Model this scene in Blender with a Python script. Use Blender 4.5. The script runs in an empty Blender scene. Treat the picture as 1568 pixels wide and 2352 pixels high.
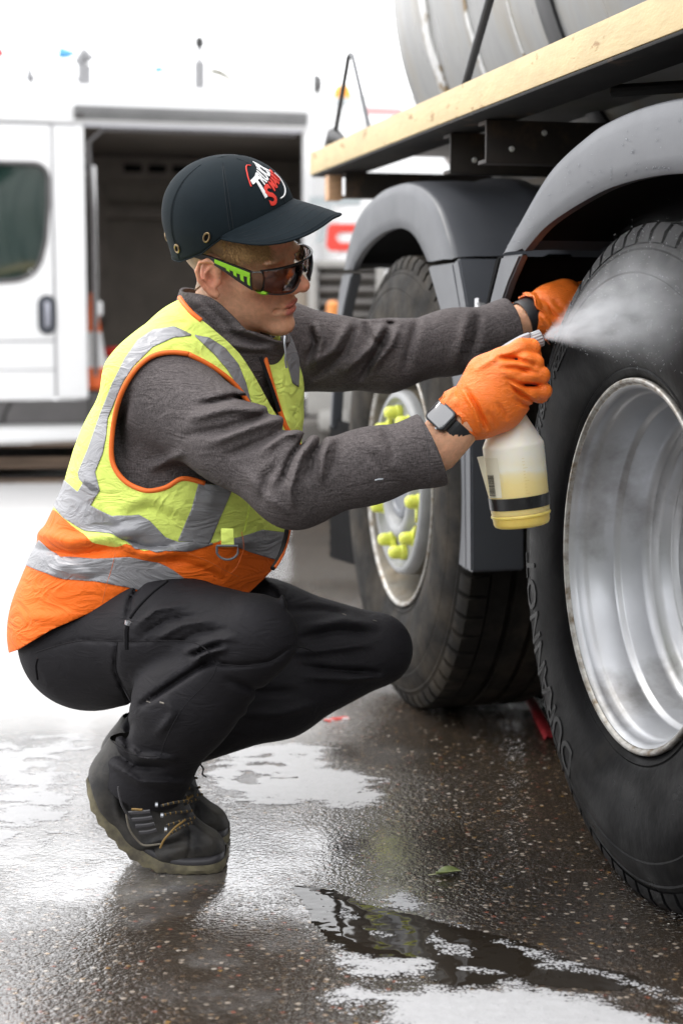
import bpy, bmesh, math, random
import numpy as np
from mathutils import Vector, Matrix, noise as mnoise
R = math.radians
random.seed(7)
rng = np.random.default_rng(7)
SC = bpy.context.scene
COL = SC.collection

# ------------------------------------------------------------------ camera, world, sun, exposure
FOC, PITCH, CAMH = 3850.0, 0.1145, 0.92          # focal length in units of a 1568 x 2352 picture
cam_d = bpy.data.cameras.new('camera')
cam = bpy.data.objects.new('camera', cam_d); COL.objects.link(cam)
cam.location = (0, 0, CAMH)
cam.rotation_euler = (math.pi / 2 - PITCH, 0, 0)
cam_d.sensor_fit = 'VERTICAL'; cam_d.sensor_height = 36.0
cam_d.lens = 36.0 * FOC / 2352.0
cam_d.clip_start = 0.05; cam_d.clip_end = 900
cam_d.dof.use_dof = True; cam_d.dof.focus_distance = 2.72; cam_d.dof.aperture_fstop = 3.6
SC.camera = cam

SUN_EL, SUN_AZ = R(52), R(-62)                    # azimuth from +Y, negative = to the left
world = bpy.data.worlds.new('World'); SC.world = world; world.use_nodes = True
wn = world.node_tree; wn.nodes.clear()
wo = wn.nodes.new('ShaderNodeOutputWorld'); wb = wn.nodes.new('ShaderNodeBackground')
sky = wn.nodes.new('ShaderNodeTexSky'); sky.sky_type = 'NISHITA'; sky.sun_disc = False
sky.sun_elevation = SUN_EL; sky.sun_rotation = SUN_AZ; sky.dust_density = 4.0
mixc = wn.nodes.new('ShaderNodeMix'); mixc.data_type = 'RGBA'
mixc.inputs[0].default_value = 0.88               # even cloud cover over the blue sky
mixc.inputs[7].default_value = (25.5, 25.6, 26.0, 1)
wn.links.new(sky.outputs[0], mixc.inputs[6]); wn.links.new(mixc.outputs[2], wb.inputs[0])
wb.inputs[1].default_value = 0.12
wn.links.new(wb.outputs[0], wo.inputs[0])
sun_d = bpy.data.lights.new('sun', 'SUN'); sun_d.energy = 1.5; sun_d.angle = R(18); sun_d.color = (1, .96, .9)
sun = bpy.data.objects.new('sun', sun_d); COL.objects.link(sun)
sv = Vector((math.sin(SUN_AZ) * math.cos(SUN_EL), math.cos(SUN_AZ) * math.cos(SUN_EL), math.sin(SUN_EL)))
sun.rotation_euler = sv.to_track_quat('Z', 'Y').to_euler()
SC.view_settings.view_transform = 'Standard'; SC.view_settings.look = 'None'
SC.view_settings.exposure = 0.0; SC.view_settings.gamma = 1.0; SC.view_settings.use_curve_mapping = False
SC.cycles.use_denoising = True
SC.cycles.max_bounces = 8; SC.cycles.volume_bounces = 2
SC.cycles.volume_step_rate = 1.0; SC.cycles.transparent_max_bounces = 12

# ------------------------------------------------------------------ layout helpers
_fw = np.array([0, math.cos(PITCH), -math.sin(PITCH)]); _up = np.array([0, math.sin(PITCH), math.cos(PITCH)])
_rt = np.array([1.0, 0, 0]); _C = np.array([0, 0, CAMH])
def ray(x, y): return _fw + _rt * (x - 784) / FOC + _up * (1176 - y) / FOC
def at(x, y, Y):                                   # the point seen at (x, y) that stands Y metres in front of the camera
    r = ray(x, y); return _C + r * (Y / r[1])
def gnd(x, y, z=0.0):
    r = ray(x, y); return _C + r * ((z - CAMH) / r[2])
def pj(P):
    q = np.asarray(P, float) - _C; D = q @ _fw
    return np.stack([784 + FOC * (q @ _rt) / D, 1176 - FOC * (q @ _up) / D], -1)
TRA = 0.2312; TRO = np.array([0.458, 2.601, 0.0])  # the lorry's direction and the near wheel's foot
_td = np.array([-math.sin(TRA), math.cos(TRA), 0]); _tn = np.array([math.cos(TRA), math.sin(TRA), 0])
def TW(x, y, z): return TRO + x * _tn + y * _td + np.array([0, 0, z])

# ------------------------------------------------------------------ materials
def lin(h):
    h = h.lstrip('#'); c = [int(h[i:i + 2], 16) / 255 for i in (0, 2, 4)]
    return tuple(x / 12.92 if x <= .04045 else ((x + .055) / 1.055) ** 2.4 for x in c)
MATS = {}
def pm(name, col, rough=.5, metal=0., var=0., vscale=8., bump=0., bscale=60., col2=None, c2=.5, c2scale=5., c2w=.15,
       spec=.5, coat=0., trans=0., sheen=0., sss=0., rvar=0., stretch=(1, 1, 1), alpha=1., ior=None, attr=None, weave=0., wscale=900., wr=0., wrs=16.):
    if name in MATS: return MATS[name]
    m = bpy.data.materials.new(name); m.use_nodes = True; nt = m.node_tree; N = nt.nodes; Lk = nt.links
    b = N['Principled BSDF']; col = tuple(col)[:3]
    b.inputs['Roughness'].default_value = rough; b.inputs['Metallic'].default_value = metal
    b.inputs['Specular IOR Level'].default_value = spec
    if ior: b.inputs['IOR'].default_value = ior
    if coat: b.inputs['Coat Weight'].default_value = coat; b.inputs['Coat Roughness'].default_value = .15
    if trans: b.inputs['Transmission Weight'].default_value = trans
    if sheen: b.inputs['Sheen Weight'].default_value = sheen; b.inputs['Sheen Roughness'].default_value = .4
    if sss:
        b.inputs['Subsurface Weight'].default_value = sss; b.inputs['Subsurface Radius'].default_value = (1., .35, .18)
        b.inputs['Subsurface Scale'].default_value = .006
    b.inputs['Alpha'].default_value = alpha
    tc = N.new('ShaderNodeTexCoord'); mp = N.new('ShaderNodeMapping'); mp.inputs['Scale'].default_value = stretch
    Lk.new(tc.outputs['Object'], mp.inputs['Vector'])
    def noise(scale, detail=6., rough_=.6):
        n = N.new('ShaderNodeTexNoise'); n.inputs['Scale'].default_value = scale
        n.inputs['Detail'].default_value = detail; n.inputs['Roughness'].default_value = rough_
        Lk.new(mp.outputs[0], n.inputs['Vector']); return n.outputs[0]
    rgb = N.new('ShaderNodeRGB'); rgb.outputs[0].default_value = (*col, 1); cur = rgb.outputs[0]
    if attr:
        at_ = N.new('ShaderNodeAttribute'); at_.attribute_name = attr; cur = at_.outputs['Color']
    def mix(f, a, c, mode='MIX'):
        x = N.new('ShaderNodeMix'); x.data_type = 'RGBA'; x.blend_type = mode
        if isinstance(f, float): x.inputs[0].default_value = f
        else: Lk.new(f, x.inputs[0])
        Lk.new(a, x.inputs[6])
        if isinstance(c, tuple): x.inputs[7].default_value = (*c[:3], 1)
        else: Lk.new(c, x.inputs[7])
        return x.outputs[2]
    def ramp(v, lo, hi):
        r = N.new('ShaderNodeMapRange'); r.inputs[1].default_value = lo; r.inputs[2].default_value = hi
        Lk.new(v, r.inputs[0]); return r.outputs[0]
    if col2 is not None: cur = mix(ramp(noise(c2scale), c2 - c2w, c2 + c2w), cur, tuple(col2))
    if var:
        h = N.new('ShaderNodeHueSaturation'); Lk.new(cur, h.inputs['Color'])
        r = N.new('ShaderNodeMapRange'); r.inputs[1].default_value = .3; r.inputs[2].default_value = .7
        r.inputs[3].default_value = 1 - var; r.inputs[4].default_value = 1 + var
        Lk.new(noise(vscale), r.inputs[0]); Lk.new(r.outputs[0], h.inputs['Value']); cur = h.outputs[0]
    hsrc = None
    if weave:                                       # heathered cloth: crossed fine streaks
        ws = []
        for st in ((1, 1, .12), (.12, 1, 1)):
            q = N.new('ShaderNodeMapping'); q.inputs['Scale'].default_value = st; Lk.new(tc.outputs['Object'], q.inputs['Vector'])
            n = N.new('ShaderNodeTexNoise'); n.inputs['Scale'].default_value = wscale; n.inputs['Detail'].default_value = 2
            Lk.new(q.outputs[0], n.inputs['Vector']); ws.append(n.outputs[0])
        ad = N.new('ShaderNodeMath'); ad.operation = 'ADD'; Lk.new(ws[0], ad.inputs[0]); Lk.new(ws[1], ad.inputs[1])
        h = N.new('ShaderNodeHueSaturation'); Lk.new(cur, h.inputs['Color'])
        r = N.new('ShaderNodeMapRange'); r.inputs[1].default_value = .75; r.inputs[2].default_value = 1.25
        r.inputs[3].default_value = 1 - weave; r.inputs[4].default_value = 1 + weave
        Lk.new(ad.outputs[0], r.inputs[0]); Lk.new(r.outputs[0], h.inputs['Value']); cur = h.outputs[0]; hsrc = ad.outputs[0]
    Lk.new(cur, b.inputs['Base Color'])
    if rvar:
        r = N.new('ShaderNodeMapRange'); r.inputs[1].default_value = .3; r.inputs[2].default_value = .7
        r.inputs[3].default_value = max(.02, rough - rvar); r.inputs[4].default_value = min(1, rough + rvar)
        Lk.new(noise(vscale * 1.7), r.inputs[0]); Lk.new(r.outputs[0], b.inputs['Roughness'])
    if bump:
        bp = N.new('ShaderNodeBump'); bp.inputs['Strength'].default_value = 1.; bp.inputs['Distance'].default_value = bump
        Lk.new(noise(bscale, 4.), bp.inputs['Height']); Lk.new(bp.outputs[0], b.inputs['Normal'])
        if wr:                                      # small creases in cloth
            n1 = N.new('ShaderNodeTexNoise'); n1.inputs['Scale'].default_value = wrs; n1.inputs['Detail'].default_value = 3.; n1.inputs['Distortion'].default_value = 1.6
            q = N.new('ShaderNodeMapping'); q.inputs['Rotation'].default_value = (0, R(35), 0); q.inputs['Scale'].default_value = (1, 1, 2.4); Lk.new(tc.outputs['Object'], q.inputs[0]); Lk.new(q.outputs[0], n1.inputs['Vector'])
            ab = N.new('ShaderNodeMath'); ab.operation = 'SUBTRACT'; ab.inputs[1].default_value = .5; Lk.new(n1.outputs[0], ab.inputs[0]); a2 = N.new('ShaderNodeMath'); a2.operation = 'ABSOLUTE'; Lk.new(ab.outputs[0], a2.inputs[0])
            b2 = N.new('ShaderNodeBump'); b2.inputs['Distance'].default_value = wr; b2.invert = True; Lk.new(a2.outputs[0], b2.inputs['Height']); Lk.new(b2.outputs[0], bp.inputs['Normal'])
    MATS[name] = m; return m

# ------------------------------------------------------------------ mesh helpers
class MB:
    def __init__(s): s.v = []; s.f = []
    def add(s, v, f):
        o = len(s.v); s.v += [tuple(map(float, p)) for p in v]; s.f += [tuple(i + o for i in q) for q in f]; return s
    def box(s, c, sz, rot=None, bev=0.):
        hx, hy, hz = [k / 2 for k in sz]; b = min(bev, hx * .9, hy * .9, hz * .9)
        M = rot if rot is not None else Matrix.Identity(3)
        if b <= 0:
            v = [(x, y, z) for x in (-hx, hx) for y in (-hy, hy) for z in (-hz, hz)]
            f = [(0, 1, 3, 2), (4, 6, 7, 5), (0, 4, 5, 1), (2, 3, 7, 6), (0, 2, 6, 4), (1, 5, 7, 3)]
        else:
            bm = bmesh.new(); bmesh.ops.create_cube(bm, size=1)
            for w in bm.verts: w.co = Vector((w.co.x * 2 * hx, w.co.y * 2 * hy, w.co.z * 2 * hz))
            bmesh.ops.bevel(bm, geom=bm.edges[:], offset=b, segments=2, affect='EDGES', profile=.6)
            v = [tuple(w.co) for w in bm.verts]; f = [tuple(w.index for w in q.verts) for q in bm.faces]; bm.free()
        c = Vector(c); return s.add([tuple(c + M @ Vector(p)) for p in v], f)
    def tube(s, pts, r, n=12, caps=True, flat=1., up=None):
        pts = [Vector(p) for p in pts]; rr = r if isinstance(r, (list, tuple, np.ndarray)) else [r] * len(pts)
        v = []; f = []; prev = None
        for i, p in enumerate(pts):
            d = (pts[min(i + 1, len(pts) - 1)] - pts[max(i - 1, 0)]).normalized()
            if prev is None:
                a = Vector(up) if up is not None else (Vector((0, 0, 1)) if abs(d.z) < .9 else Vector((1, 0, 0)))
            else: a = prev
            u = (a - d * a.dot(d)).normalized(); w = d.cross(u); prev = u
            for k in range(n):
                t = 2 * math.pi * k / n; v.append(p + (u * math.cos(t) + w * math.sin(t) * flat) * rr[i])
        for i in range(len(pts) - 1):
            for k in range(n): f.append((i * n + k, i * n + (k + 1) % n, (i + 1) * n + (k + 1) % n, (i + 1) * n + k))
        if caps: f.append(tuple(range(n))[::-1]); f.append(tuple(range((len(pts) - 1) * n, len(pts) * n)))
        return s.add(v, f)
    def lathe(s, prof, n=64, c=(0, 0, 0), axis='x', a0=0., a1=2 * math.pi, close=False):
        v = []; f = []; m = len(prof); full = abs(a1 - a0 - 2 * math.pi) < 1e-6; nn = n if full else n + 1
        for k in range(nn):
            t = a0 + (a1 - a0) * k / n; co, si = math.cos(t), math.sin(t)
            for (h, r) in prof:
                if axis == 'x': p = (h, r * co, r * si)
                elif axis == 'y': p = (r * si, h, r * co)
                else: p = (r * co, r * si, h)
                v.append((p[0] + c[0], p[1] + c[1], p[2] + c[2]))
        last = m if close else m - 1
        for k in range(n if full else n):
            k2 = (k + 1) % nn
            for i in range(last): f.append((k * m + i, k2 * m + i, k2 * m + (i + 1) % m, k * m + (i + 1) % m))
        return s.add(v, f)
    def prism(s, poly, h0, h1, axis='x', f3=None):       # polygon in the other two axes, extruded
        n = len(poly)
        def P(u, w, h): return {'x': (h, u, w), 'y': (u, h, w), 'z': (u, w, h)}[axis]
        v = [P(u, w, h0) for u, w in poly] + [P(u, w, h1) for u, w in poly]
        f = [tuple(range(n))[::-1], tuple(range(n, 2 * n))] + [(i, (i + 1) % n, n + (i + 1) % n, n + i) for i in range(n)]
        return s.add(v, f)
    def grid(s, P):                                       # P: rows x cols x 3
        P = np.asarray(P, float); a, b = P.shape[:2]
        return s.add(P.reshape(-1, 3), [(i * b + j, i * b + j + 1, (i + 1) * b + j + 1, (i + 1) * b + j) for i in range(a - 1) for j in range(b - 1)])
    def build(s, name, mat, parent=None, smooth=30., solid=0., bevel=0.):
        me = bpy.data.meshes.new(name); me.from_pydata(s.v, [], s.f)
        return finish(name, me, mat, parent, smooth, solid, bevel)
def finish(name, me, mat, parent=None, smooth=30., solid=0., bevel=0., recalc=True):
    if recalc:
        bm = bmesh.new(); bm.from_mesh(me)
        if bevel:
            ed = [e for e in bm.edges if len(e.link_faces) == 2 and e.calc_face_angle(0) > R(35)]
            bmesh.ops.bevel(bm, geom=ed, offset=bevel, segments=2, affect='EDGES', clamp_overlap=True)
        bmesh.ops.recalc_face_normals(bm, faces=bm.faces[:])
        if solid: bmesh.ops.solidify(bm, geom=bm.faces[:], thickness=solid)
        bm.to_mesh(me); bm.free()
    if smooth:
        me.shade_smooth()
        if smooth < 180: me.set_sharp_from_angle(angle=R(smooth))
    o = bpy.data.objects.new(name, me); COL.objects.link(o)
    if mat is not None: me.materials.append(mat)
    if parent is not None: o.parent = parent
    return o
def tag(o, label=None, cat=None, group=None, kind=None):
    if label: o['label'] = label
    if cat: o['category'] = cat
    if group: o['group'] = group
    if kind: o['kind'] = kind
    return o
def empty(name, loc=(0, 0, 0), rz=0., label=None, cat=None, group=None):
    o = bpy.data.objects.new(name, None); COL.objects.link(o); o.location = loc; o.rotation_euler = (0, 0, rz)
    o.empty_display_size = .1
    return tag(o, label, cat, group)
def rotm(axis, deg): return Matrix.Rotation(R(deg), 3, axis)
def smooth_poly(pts, n=8):                                # Catmull-Rom through the points
    P = [np.array(p, float) for p in pts]; out = []
    for i in range(len(P) - 1):
        p0, p1, p2, p3 = P[max(i - 1, 0)], P[i], P[i + 1], P[min(i + 2, len(P) - 1)]
        for k in range(n):
            t = k / n
            out.append(.5 * ((2 * p1) + (-p0 + p2) * t + (2 * p0 - 5 * p1 + 4 * p2 - p3) * t * t + (-p0 + 3 * p1 - 3 * p2 + p3) * t ** 3))
    out.append(P[-1]); return out
def text_mesh(body, size, extrude=.0, bold=0., res=3):
    cu = bpy.data.curves.new('t', 'FONT'); cu.body = body; cu.size = size; cu.extrude = extrude; cu.offset = bold
    cu.resolution_u = res; cu.align_x = 'CENTER'
    ob = bpy.data.objects.new('t', cu); COL.objects.link(ob)
    dg = bpy.context.evaluated_depsgraph_get(); me = bpy.data.meshes.new_from_object(ob.evaluated_get(dg))
    bpy.data.objects.remove(ob); bpy.data.curves.remove(cu)
    return me

# ------------------------------------------------------------------ ground
def ground_material():
    m = bpy.data.materials.new('wet_asphalt'); m.use_nodes = True; nt = m.node_tree; N = nt.nodes; L = nt.links
    b = N['Principled BSDF']; tc = N.new('ShaderNodeTexCoord'); P = tc.outputs['Object']
    def math_(op, a, c=None, clamp=False):
        n = N.new('ShaderNodeMath'); n.operation = op; n.use_clamp = clamp
        for i, q in enumerate((a, c)):
            if q is None: continue
            if isinstance(q, (int, float)): n.inputs[i].default_value = q
            else: L.new(q, n.inputs[i])
        return n.outputs[0]
    def noise(scale, det=5., ro=.55, vec=None):
        n = N.new('ShaderNodeTexNoise'); n.inputs['Scale'].default_value = scale; n.inputs['Detail'].default_value = det
        n.inputs['Roughness'].default_value = ro; L.new(vec or P, n.inputs['Vector']); return n.outputs[0]
    def rng_(v, a, c, lo=0., hi=1., smooth=False):
        r = N.new('ShaderNodeMapRange'); r.inputs[1].default_value = a; r.inputs[2].default_value = c
        r.inputs[3].default_value = lo; r.inputs[4].default_value = hi
        if smooth: r.interpolation_type = 'SMOOTHSTEP'
        L.new(v, r.inputs[0]); return r.outputs[0]
    def mix(f, a, c):
        x = N.new('ShaderNodeMix'); x.data_type = 'RGBA'
        L.new(f, x.inputs[0]) if not isinstance(f, float) else setattr(x.inputs[0], 'default_value', f)
        for i, q in ((6, a), (7, c)):
            if isinstance(q, tuple): x.inputs[i].default_value = (*q, 1)
            else: L.new(q, x.inputs[i])
        return x.outputs[2]
    vo = N.new('ShaderNodeTexVoronoi'); vo.inputs['Scale'].default_value = 105.; vo.inputs['Randomness'].default_value = 1.
    L.new(P, vo.inputs['Vector'])
    vo2 = N.new('ShaderNodeTexVoronoi'); vo2.inputs['Scale'].default_value = 230.; L.new(P, vo2.inputs['Vector'])
    rnd = N.new('ShaderNodeSeparateColor'); L.new(vo.outputs['Color'], rnd.inputs[0])
    cr = N.new('ShaderNodeValToRGB'); el = cr.color_ramp.elements
    cr.color_ramp.interpolation = 'CONSTANT'
    cols = [(0., (.030, .022, .016)), (.28, (.06, .042, .028)), (.48, (.11, .075, .046)), (.60, (.045, .034, .025)), (.70, (.19, .13, .08)),
            (.78, (.20, .07, .042)), (.82, (.30, .25, .20)), (.88, (.08, .055, .036)), (.955, (.40, .36, .31)), (.975, (.24, .14, .045))]
    el[0].position, el[0].color = cols[0][0], (*cols[0][1], 1); el[1].position, el[1].color = cols[1][0], (*cols[1][1], 1)
    for p_, c_ in cols[2:]:
        e = el.new(p_); e.color = (*c_, 1)
    L.new(rnd.outputs[0], cr.inputs[0])
    peb = rng_(vo.outputs['Distance'], .25, .62, 1., 0.)
    pebm = math_('MULTIPLY', peb, rng_(rnd.outputs[1], .35, .4))
    base = mix(rng_(noise(1.1, 4.), .35, .65), (.046, .034, .024), (.030, .024, .019))
    c1 = mix(pebm, base, cr.outputs[0])
    # pale worn concrete further off in the yard
    sx = N.new('ShaderNodeSeparateXYZ'); L.new(P, sx.inputs[0])
    pale = math_('MULTIPLY', rng_(math_('ADD', sx.outputs[1], math_('MULTIPLY', noise(.9), 1.6)), 3.9, 4.9, smooth=True), rng_(math_('ADD', math_('ADD', sx.outputs[0], math_('MULTIPLY', sx.outputs[1], .235)), math_('MULTIPLY', math_('SUBTRACT', noise(3.5, 6., .6), .5), .5)), 1.0, .62, smooth=True))
    c2 = mix(pale, c1, mix(rng_(noise(3.), .3, .7), (.37, .36, .35), (.45, .44, .425)))
    # soap film on the left, with the sky's reflection painted in as pale colour
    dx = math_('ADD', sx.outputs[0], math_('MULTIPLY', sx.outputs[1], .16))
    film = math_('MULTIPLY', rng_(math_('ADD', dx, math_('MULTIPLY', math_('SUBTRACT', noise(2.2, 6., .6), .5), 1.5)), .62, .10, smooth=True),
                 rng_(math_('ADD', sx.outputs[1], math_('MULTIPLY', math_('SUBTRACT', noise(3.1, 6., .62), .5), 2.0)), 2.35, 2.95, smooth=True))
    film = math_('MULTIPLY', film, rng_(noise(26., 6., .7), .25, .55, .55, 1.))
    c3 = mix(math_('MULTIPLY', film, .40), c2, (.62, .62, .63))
    # red paint stain beside the near wheel
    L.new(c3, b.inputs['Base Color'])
    # standing water
    wet = rng_(math_('ADD', noise(1.35, 5., .55), math_('MULTIPLY', film, .12)), .42, .64, smooth=True)
    b.inputs['Roughness'].default_value = .2
    L.new(math_('ADD', rng_(wet, 0., 1., .26, .085), math_('MULTIPLY', pale, .45)), b.inputs['Roughness']); L.new(rng_(pale, 0., 1., 1., .12), b.inputs['Coat Weight'])
    b.inputs['IOR'].default_value = 1.6; b.inputs['Coat Weight'].default_value = 1.; b.inputs['Coat Roughness'].default_value = .05
    b.inputs['Coat IOR'].default_value = 1.5
    hgt = math_('ADD', math_('MULTIPLY', peb, .7), math_('MULTIPLY', rng_(vo2.outputs['Distance'], .2, .7, 1., 0.), .45))
    hgt = math_('ADD', hgt, math_('MULTIPLY', noise(38., 4.), 1.3))
    hgt = math_('MULTIPLY', hgt, rng_(wet, 0., 1., 1., .10))
    bp = N.new('ShaderNodeBump'); bp.inputs['Distance'].default_value = .0013; bp.inputs['Strength'].default_value = .9
    L.new(hgt, bp.inputs['Height']); L.new(bp.outputs[0], b.inputs['Normal'])
    cb = N.new('ShaderNodeBump'); cb.inputs['Distance'].default_value = .0009; cb.inputs['Strength'].default_value = .6
    L.new(math_('MULTIPLY', hgt, 1.), cb.inputs['Height']); L.new(cb.outputs[0], b.inputs['Coat Normal'])
    return m
g = MB(); g.grid([[(x, y, 0) for x in (-300, -20, -4, 0, 4, 20, 300)] for y in (-300, -20, 0, 2, 4, 8, 20, 300)])
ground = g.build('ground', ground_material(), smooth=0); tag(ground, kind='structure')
# ------------------------------------------------------------------ tanker lorry
RUB = pm('tyre_rubber', (.0065, .0065, .007), .42, var=.35, vscale=4, bump=.0006, bscale=55, rvar=.22, col2=(.020, .019, .018), c2=.64, c2scale=7, c2w=.12, spec=.04)
RUB2 = pm('dusty_tyre_rubber', (.013, .012, .011), .66, var=.35, vscale=12, bump=.0007, bscale=70, rvar=.12, col2=(.045, .037, .028), c2=.58, c2scale=9, c2w=.14, spec=.10)
STEEL = pm('wheel_steel', (.45, .46, .48), .40, metal=.8, var=.08, vscale=7, rvar=.08, bump=.00008, bscale=60, col2=(.13, .12, .11), c2=.66, c2scale=5, c2w=.13)
STEEL2 = pm('old_wheel_steel', (.11, .10, .08), .55, metal=.45, var=.3, vscale=18, rvar=.14, col2=(.13, .105, .07), c2=.56, c2scale=16, c2w=.1)
RUST = pm('rusty_flange', (.36, .35, .33), .45, metal=.6, var=.25, vscale=60, col2=(.15, .11, .07), c2=.57, c2scale=45, c2w=.1, bump=.0006, bscale=200)
HUB = pm('hub_paint', (.24, .245, .25), .42, var=.12, vscale=20)
YEL = pm('yellow_plastic', (.62, .66, .09), .38, var=.08, vscale=40, sss=.1)
MUD = pm('mudguard_plastic', (.060, .064, .074), .42, var=.05, vscale=5, rvar=.04, bump=.0002, bscale=240, spec=.6)
MUDB = pm('mudguard_lining', (.007, .007, .0075), .9, var=.3, vscale=14, spec=.06)
BLK = pm('black_steel', (.010, .0095, .009), .65, spec=.2, var=.35, vscale=18, bump=.0005, bscale=120, col2=(.07, .045, .03), c2=.66, c2scale=14, c2w=.06)
BRN = pm('primed_beam', (.026, .020, .017), .6, var=.35, vscale=14, col2=(.085, .05, .03), c2=.62, c2scale=9, c2w=.08)
CREAM = pm('cream_paint', (.54, .41, .205), .5, var=.12, vscale=22, col2=(.30, .17, .05), c2=.635, c2scale=34, c2w=.03, bump=.0012, bscale=110, stretch=(1, .35, 1))
TANK = pm('tank_paint', (.27, .27, .265), .36, var=.16, vscale=5, rvar=.1, col2=(.22, .20, .165), c2=.57, c2scale=5, c2w=.10, stretch=(1, 2.6, .55))
WELD = pm('weld_paint', (.60, .60, .59), .5, var=.15, vscale=40, col2=(.20, .13, .05), c2=.57, c2scale=16, c2w=.04, bump=.002, bscale=60)
WHT = pm('white_paint', (.80, .80, .80), .35, var=.03)

truck = empty('tanker_truck', tuple(TRO), TRA, 'grey tank lorry with dark mudguards and a cream edged walkway', 'truck')
ZC = .535
def wheel(name, y, rimmat, rubber, label):
    w = empty(name); w.parent = truck; w.location = (0, y, ZC); tag(w, label)
    return w
def tyre(w, rubber, x0=0., nlug=64, phase=0., det=True):
    prof = [(.030, .288), (.012, .291), (.001, .297), (-.004, .306), (-.006, .309), (-.0045, .312), (-.009, .318), (-.017, .345), (-.0225, .385), (-.0215, .42), (-.0165, .452),
            (-.0145, .455), (-.0155, .458), (-.009, .476), (-.002, .489), (-.0005, .491), (-.001, .4945), (.006, .503), (.013, .513), (.022, .523), (.05, .5265), (.062, .5265), (.064, .532), (.105, .534),
            (.107, .522), (.117, .522), (.119, .535), (.163, .535), (.165, .522), (.175, .522), (.177, .534), (.218, .532), (.220, .5215), (.24, .5215), (.27, .519), (.28, .505), (.296, .46), (.305, .40), (.297, .345), (.285, .30), (.25, .288)]
    m = MB(); m.lathe([(h + x0, r) for h, r in prof], 168)
    for sh in (0, 1):
        for k in range(nlug):                           # shoulder lugs
            a = 2 * math.pi * (k + phase + .5 * sh) / nlug; da = math.pi / nlug * .80
            xs = [(.003, .503), (.008, .520), (.018, .5325), (.058, .5345), (.058, .515), (.02, .505)]
            if sh: xs = [(.282 - h, r) for h, r in xs]
            v = []
            for q, sk in ((-da, -.006), (da, .006)):
                for i, (h, r) in enumerate(xs):
                    t = a + q * (1 if i not in (1, 2) else .93) + (sk if h > .04 else 0); v.append((h + x0, r * math.cos(t), r * math.sin(t)))
            n = len(xs)
            m.add(v, [tuple(range(n)), tuple(range(n, 2 * n))[::-1]] + [(i, (i + 1) % n, n + (i + 1) % n, n + i) for i in range(n)])
    return m.build('tyre', rubber, w, smooth=38)
def ring_text(body, size, r, ang, x, mat, parent, name='lettering', h=.0012, spread=1., flip=1):
    me = text_mesh(body, size, h, bold=.0003 * size / .03)
    vs = np.array([v.co[:] for v in me.vertices]) if len(me.vertices) else np.zeros((0, 3))
    w = vs[:, 0].max() - vs[:, 0].min(); vs[:, 0] = (vs[:, 0] - (vs[:, 0].max() + vs[:, 0].min()) / 2) * spread
    # local y runs away from the camera: seen from outside, clockwise is falling angle in (y, z) mirrored
    th = ang + flip * vs[:, 0] / r; rr = r + vs[:, 1]
    prof_r = np.array([.297, .318, .345, .385, .42, .452, .476, .489, .503]); prof_x = np.array([.001, -.009, -.017, -.0225, -.0215, -.0165, -.009, -.002, .006])
    xx = np.interp(rr, prof_r, prof_x) - .0004 - vs[:, 2] + x
    P = np.stack([xx, rr * np.cos(th), rr * np.sin(th)], -1)
    for v, p in zip(me.vertices, P): v.co = p
    return finish(name, me, mat, parent, smooth=0)
# near wheel: deep dished steel rim
wn_ = wheel('wheel', 0., STEEL, RUB, 'near wheel with a deep dished steel rim')
tyre(wn_, RUB)
t2 = tyre(wn_, RUB2, x0=.335, phase=.3)
m = MB(); m.lathe([(.030, .2885), (.012, .2915), (.0, .2955), (-.0045, .295), (-.0065, .2925), (-.0055, .289), (.0, .286), (.0, .284)], 160)
rimo = m.build('rim_flange', RUST, wn_, smooth=60)
m = MB(); m.lathe([(.0, .284), (.004, .2795), (.012, .277), (.022, .276), (.027, .272), (.031, .2685), (.072, .2635), (.077, .262), (.081, .2565), (.085, .2545), (.118, .2485), (.128, .245), (.134, .237), (.140, .226),
                   (.146, .221), (.158, .217), (.161, .212), (.158, .206), (.164, .200), (.170, .19), (.172, .17), (.172, .142), (.165, .138), (.14, .136), (.13, .12), (.128, .0)], 160)
m.build('rim', STEEL, wn_, smooth=50)
RUBT = pm('tyre_letter_rubber', (.0105, .0105, .011), .5, var=.2, vscale=20, spec=.2)
ring_text('DURANNOT', .086, .396, R(-33), 0., RUBT, wn_, spread=.80, flip=1, h=.0016)
ring_text('315/80 R22.5', .040, .418, R(40), 0., RUBT, wn_, spread=1.1, flip=1)
# far wheel: painted hub ring with yellow nut caps
wf = wheel('wheel', 1.40, STEEL2, RUB2, 'far wheel with yellow nut caps on its hub')
tyre(wf, RUB2, phase=.37); tyre(wf, RUB2, x0=.335)
m = MB(); m.lathe([(.030, .2885), (.012, .2915), (.0, .2955), (-.0045, .295), (-.0065, .2925), (-.0055, .289), (.0, .286), (.0, .284)], 128); m.build('rim_flange', RUST, wf, smooth=60)
m = MB(); m.lathe([(.0, .284), (.006, .2785), (.02, .276), (.03, .268), (.075, .262), (.082, .255), (.12, .248), (.125, .235), (.115, .226), (.06, .222), (.02, .219)], 128); m.build('rim', STEEL2, wf, smooth=50)
m = MB(); m.lathe([(.03, .219), (.008, .2185), (-.004, .2155), (-.009, .209), (-.008, .201), (-.001, .1975), (.006, .195), (.010, .188), (.011, .142), (.006, .137), (-.006, .132), (-.012, .124), (-.012, .112), (-.004, .105), (.02, .100), (.03, .09), (.03, .0)], 128)
m.build('hub', HUB, wf, smooth=50)
m = MB(); m.lathe([(.03, .085), (.0, .085), (-.004, .08), (-.004, .07), (.002, .066), (.002, .0)], 48); m.build('hub_cap', pm('hub_cap_paint', (.12, .13, .15), .4), wf, smooth=40)
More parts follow.
